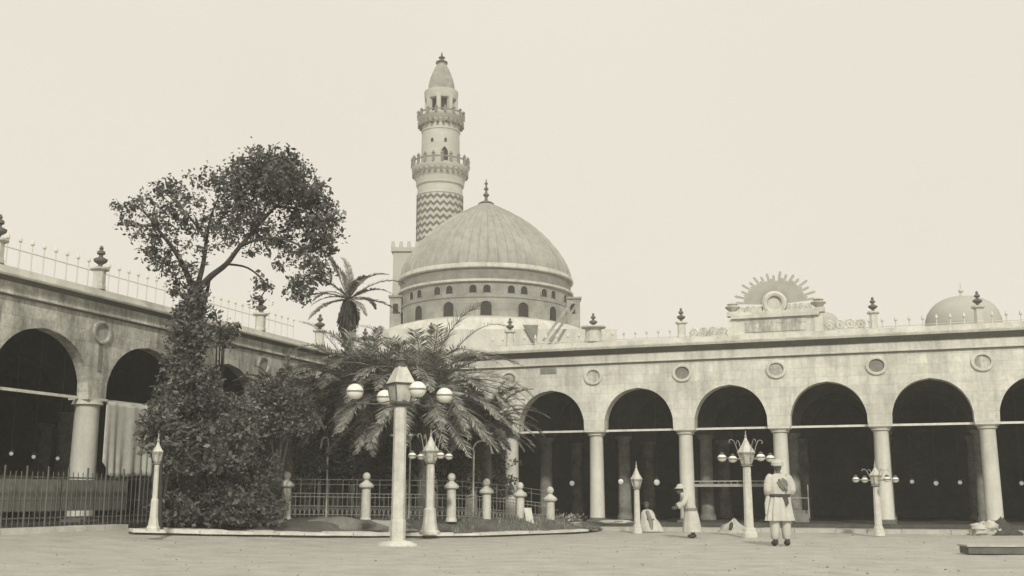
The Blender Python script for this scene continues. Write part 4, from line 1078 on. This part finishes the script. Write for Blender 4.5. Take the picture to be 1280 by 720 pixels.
# seated figure on the step beside the small lamp
C0 = PD(812, 660, 35.2); C0.z = 0.0
se = empty('person', (0, 0, 0), 'dark-headed person in white wrap seated low beside the small lamp post', 'person', 'people in the yard')
J = [((0, 0, .22), (.15, .12)), ((-.02, 0, .42), (.14, .11)), ((-.06, -.01, .60), (.15, .10)), ((-.08, -.01, .70), .05), ((-.09, -.02, .76), .05),
     ((-.15, -.02, .56), .05), ((-.19, -.10, .38), .04), ((-.10, -.28, .38), .032),
     ((.06, -.02, .56), .05), ((.12, -.10, .40), .04), ((.06, -.26, .38), .032),
     ((-.1, -.06, .20), .09), ((-.20, -.26, .28), .065), ((-.16, -.36, .06), .042), ((-.16, -.50, .035), .035),
     ((.1, -.06, .20), .09), ((.20, -.26, .28), .065), ((.16, -.36, .06), .042), ((.16, -.50, .035), .035)]
hand(J, Eg := [(0, 1), (1, 2), (2, 3), (3, 4), (2, 5), (5, 6), (6, 7), (2, 8), (8, 9), (9, 10), (0, 11), (11, 12), (12, 13), (13, 14), (0, 15), (15, 16), (16, 17), (17, 18)], 7, (.6, -.8, -.2), (0, 0, 1), .9)
hand(J, Eg, 10, (-.6, -.8, -.2), (0, 0, 1), .9)
skin_body('body', J, Eg, se, 'skin')
head(se, (-.09, -.02, .82), .95, (-.2, -1, 0)).build('head', 'skin', se, smooth=60)
MB().lump((-.09, 0, .875), .095, .11, .075, 2, .15, 16, 10).build('hair', 'clothdark', se, smooth=60)
rings(MB(), [(-.07, 0, .70, .07, .06), (-.06, 0, .67, .15, .10), (-.05, -.01, .58, .21, .15), (-.03, -.03, .42, .24, .20), (0, -.10, .28, .32, .30), (.02, -.14, .12, .38, .36), (.03, -.14, .02, .42, .38)], 40, .08, 4, 8).build('wrap', 'cloth', se, smooth=60)
MB().tube(sm_line([Vector((-.10, -.12, .64)), Vector((-.06, -.24, .46)), Vector((-.04, -.36, .28)), Vector((-.05, -.44, .06))]), [.06] * 4 + [.07] * 4 + [.08] * 4 + [.06], 10).build('dark_fold', 'clothgrey', se, smooth=60)
se.rotation_euler = (0, 0, YAW + .1); se.location = C0

# ------------------------------------------------------------------ small things on the step and in the yard
def bundle(c, w, h, label, seed, open_=True):
    root = empty('bundle', c, label, 'bundle', 'cloth bundles on the step')
    mb = MB(); vs = []; n_ = 18; m_ = 8; fs = []
    for j in range(m_ + 1):
        t = j / m_; r = (1 - t ** 1.2 * .93)
        for q in range(n_):
            a = 2 * math.pi * q / n_; f_ = 1 + .22 * math.sin(a * 4 + seed) * (1 - t) + .5 * noise.noise(Vector((math.cos(a) * 2, math.sin(a) * 2, t * 3 + seed)))
            vs.append((c.x + math.cos(a) * w * r * f_ + .1 * t, c.y + math.sin(a) * w * .7 * r * f_, c.z + h * t * (1 + .25 * noise.noise(Vector((a, t * 3, seed)))) - .02))
    for j in range(m_):
        for q in range(n_): k2 = (q + 1) % n_; fs.append((j * n_ + q, j * n_ + k2, (j + 1) * n_ + k2, (j + 1) * n_ + q))
    fs.append(tuple(m_ * n_ + q for q in range(n_)))
    mb.add(vs, fs); mb.build('cover', 'canvas' if seed % 2 else 'clothdark', root, smooth=60)
    pl_ = MB().lump((c.x + (w * .12 if seed % 2 else -w * .35), c.y - w * .42, c.z + h * .12), w * (.22 if seed % 2 else .5), w * .3, h * (.62 if seed % 2 else .3), seed, .15 if seed % 2 else .7, 22, 12, 2.5); pl_.build('fold', 'clothdark' if seed % 2 else 'canvas', root, smooth=60)  # odd seeds: dark lump painted for the shaded opening of the tent shape
    return root
p = PY(914, 668, 35.0); bundle(Vector((p.x, p.y, 0.0)), .42, .44, 'grey tent-shaped cloth bundle on the ground left of the hooked lamp post', 1)
p = PY(1250, 668, 35.3); bundle(Vector((p.x, p.y, 0.0)), .50, .50, 'dark heaped bundle at the foot of the right hand column', 2)
p = PY(1228, 668, 35.0)
mb = MB(); mb.lump((p.x, p.y, .14), .34, .25, .22, 6, .5, 28, 16, 2.6).lump((p.x + .22, p.y - .05, .26), .2, .18, .16, 9, .5, 20, 12, 2.6); tag(mb.build('sack', 'cloth', smooth=60), 'plump white sack leaning at the foot of the right hand column', 'sack')
p = PY(770, 660, 36.0); mb = MB(); mb.lump((p.x, p.y, .27), .62, .25, .07, 8, .3, 24, 8, 2.2); tag(mb.build('cloth_pile', 'canvas', smooth=60), 'flat crumpled pale cloth lying on the step near the seated person', 'cloth')
# potted plants near the garden corner
for i, (px, d, lb) in enumerate(((701, 34.9, 'left one of two pale tubs of plants at the garden corner'), (718, 35.1, 'right one of two pale tubs of plants, nearer the column'))):
    p = PD(px, 662, d); root = empty('plant_tub', Vector((p.x, p.y, .0)), lb, 'plant tub', 'plant tubs at the garden corner')
    MB().lathe([(.16, 0), (.20, .02), (.22, .26), (.24, .28), (.24, .31), (.2, .31)], (p.x, p.y, 0), 12).build('tub', 'canvas', root, smooth=40)
    r_ = random.Random(i); pts = [Vector((p.x + r_.gauss(0, .14), p.y + r_.gauss(0, .12), .36 + abs(r_.gauss(0, .09)))) for _ in range(160)]
    leaf_mesh(pts, .10, r_, 'foliage', 'grass', root, .5)
# slab leaning on the fence post
def slab6(name, pts, th, m):
    pts = [Vector(p) for p in pts]; n_ = (pts[1] - pts[0]).cross(pts[2] - pts[0]).normalized() * th
    vs = pts + [p + n_ for p in pts]
    return MB().add(vs, [(0, 1, 2, 3), (7, 6, 5, 4), (0, 4, 5, 1), (1, 5, 6, 2), (2, 6, 7, 3), (3, 7, 4, 0)]).build(name, m)
o = slab6('stone_slab', [PD(660, 665, 33.2), PD(669, 665, 33.2), PD(664, 636, 33.7), PD(655, 636, 33.7)], .05, 'white'); tag(o, 'narrow white slab leaning against the garden fence beside a ball post', 'slab')
o = slab6('board', [PD(258, 658, 28.6), PD(282, 659, 28.6), PD(293, 644, 29.1), PD(272, 643, 29.1)], .05, 'canvas'); tag(o, 'pale board leaning in the dark shade under the bushes', 'board')
# long beam on the yard at the right edge, its shaded front coloured dark
p0 = PG(1211, 693); p1 = Vector((p0.x + 2.6, p0.y + .75, 0)); t = (p1 - p0).normalized(); nn_ = Vector((-t.y, t.x, 0))
vs = []
for z, kq in ((0.01, 0), (.145, .0)):
    for a in (p0, p1, p1 + nn_ * .5, p0 + nn_ * .5): vs.append((a.x, a.y, z))
root = empty('low_platform', (p0.x, p0.y, 0), 'long low wooden platform with shade-dark front and pale top lying at the right edge', 'platform')
MB().add(vs, [(3, 2, 1, 0), (4, 5, 6, 7), (0, 1, 5, 4), (1, 2, 6, 5), (2, 3, 7, 6), (3, 0, 4, 7)]).build('frame', 'slab', root)
vs = []
for z in (.146, .18):
    for a in (p0 - t * .03 - nn_ * .03, p1 + t * .03 - nn_ * .03, p1 + t * .03 + nn_ * .53, p0 - t * .03 + nn_ * .53): vs.append((a.x, a.y, z))
MB().add(vs, [(3, 2, 1, 0), (4, 5, 6, 7), (0, 1, 5, 4), (1, 2, 6, 5), (2, 3, 7, 6), (3, 0, 4, 7)]).build('top', 'paving', root)
# prayer gallery bench deep in the third bay
p0 = PY(868, 603, 40.); p1 = PY(962, 606, 40.)
root = empty('gallery', (p0.x, 40, .25), 'long raised wooden gallery with pale railing inside the arcade behind the hooked lamp', 'gallery')
MB().box(p0.x, p1.x, 39.9, 41.0, p0.z - .16, p0.z - .06).build('deck', 'canvas', root)
MB().box(p0.x, p1.x, 39.88, 39.92, p0.z + .02, p0.z + .06).build('rail', 'canvas', root)
for i in range(13):
    xx = p0.x + (p1.x - p0.x) * i / 12; MB().box(xx - .02, xx + .02, 39.885, 39.915, p0.z - .06, p0.z + .02).build('baluster', 'wood', root)
for xx in (p0.x + .06, p1.x - .06): MB().box(xx - .04, xx + .04, 39.93, 40.01, .243, p0.z - .16).build('leg', 'shade_dark', root)
# small wooden steps behind the man
root = empty('wooden_steps', (PY(1002, 650, 38.6).x, 38.6, .25), 'low wooden steps with a thin handrail inside the arcade behind the man', 'steps')
q0 = PY(990, 650, 38.6); q1 = PY(1012, 650, 38.6)
for i in range(3): MB().box(q0.x, q1.x, 38.3 + i * .22, 38.6 + i * .22, .25, .40 + i * .12).build('step', 'wood', root)
MB().tube([(q0.x, 38.5, 1.05), (q1.x, 38.5, 1.05), (q1.x, 38.5, 1.5)], .02, 5).tube([(q1.x, 38.5, .4), (q1.x, 38.5, 1.05)], .02, 5).tube([(q0.x, 38.5, .4), (q0.x, 38.5, 1.05)], .02, 5).build('handrail', 'canvas', root)

# hanging lamps inside the arcades
def hanging(px, py, y, sz, label, x=None):
    p = PY(px, py, y) if x is None else PX(px, py, x)
    root = empty('hanging_lamp', p, label, 'hanging lamp', 'hanging lamps inside the arcades')
    MB().ball(tuple(p), sz, 12, 8).build('globe', 'opallit', root, smooth=60)
    MB().tube([(p.x, p.y, p.z + sz), (p.x, p.y, 5.94)], .008, 4).lathe([(.05, 0), (.07, .03), (.02, .08)], (p.x, p.y, p.z + sz * .9), 8).build('chain', 'iron', root)
HL = [(715, 604, 41.5, .10, 'white hanging lamp in the bay beside the garden corner'),
      (776, 602, 39.5, .10, 'white hanging lamp left of the small plain lamp post'), (821, 603, 39.5, .11, 'white hanging lamp right of the small plain lamp post'),
      (1140, 602, 43, .075, 'small hanging lamp nearest the slim lamp post, first of the row of three'), (1170, 604, 43, .085, 'middle one of the row of three hanging lamps'),
      (1200, 603, 43, .075, 'small hanging lamp of the row of three, nearest the right column'), (1277, 604, 43, .075, 'small hanging lamp at the right edge of the picture')]
for a in HL: hanging(*a)
for i, (px, py, lb) in enumerate(((14, 567, 'leftmost of three small hanging lamps under the left arch'), (42, 571, 'middle one of three small hanging lamps under the left arch'), (72, 573, 'rightmost of three small hanging lamps under the left arch'))):
    hanging(px, py, 0, .05, lb, x=LX - 2.5)

# ------------------------------------------------------------------ thin dusty air
hz = MB().box(-75, 45, -8, 112, -1.2, 46).build('haze', 'sand'); hz['kind'] = 'stuff'
hm_ = bpy.data.materials.new('haze'); hm_.use_nodes = True; hn = hm_.node_tree; hn.nodes.clear()
pv = hn.nodes.new('ShaderNodeVolumePrincipled'); pv.inputs['Density'].default_value = .0019
pv.inputs['Color'].default_value = (1, .985, .9, 1); pv.inputs['Anisotropy'].default_value = 0
ho = hn.nodes.new('ShaderNodeOutputMaterial'); hn.links.new(pv.outputs[0], ho.inputs['Volume'])
hz.data.materials.clear(); hz.data.materials.append(hm_)
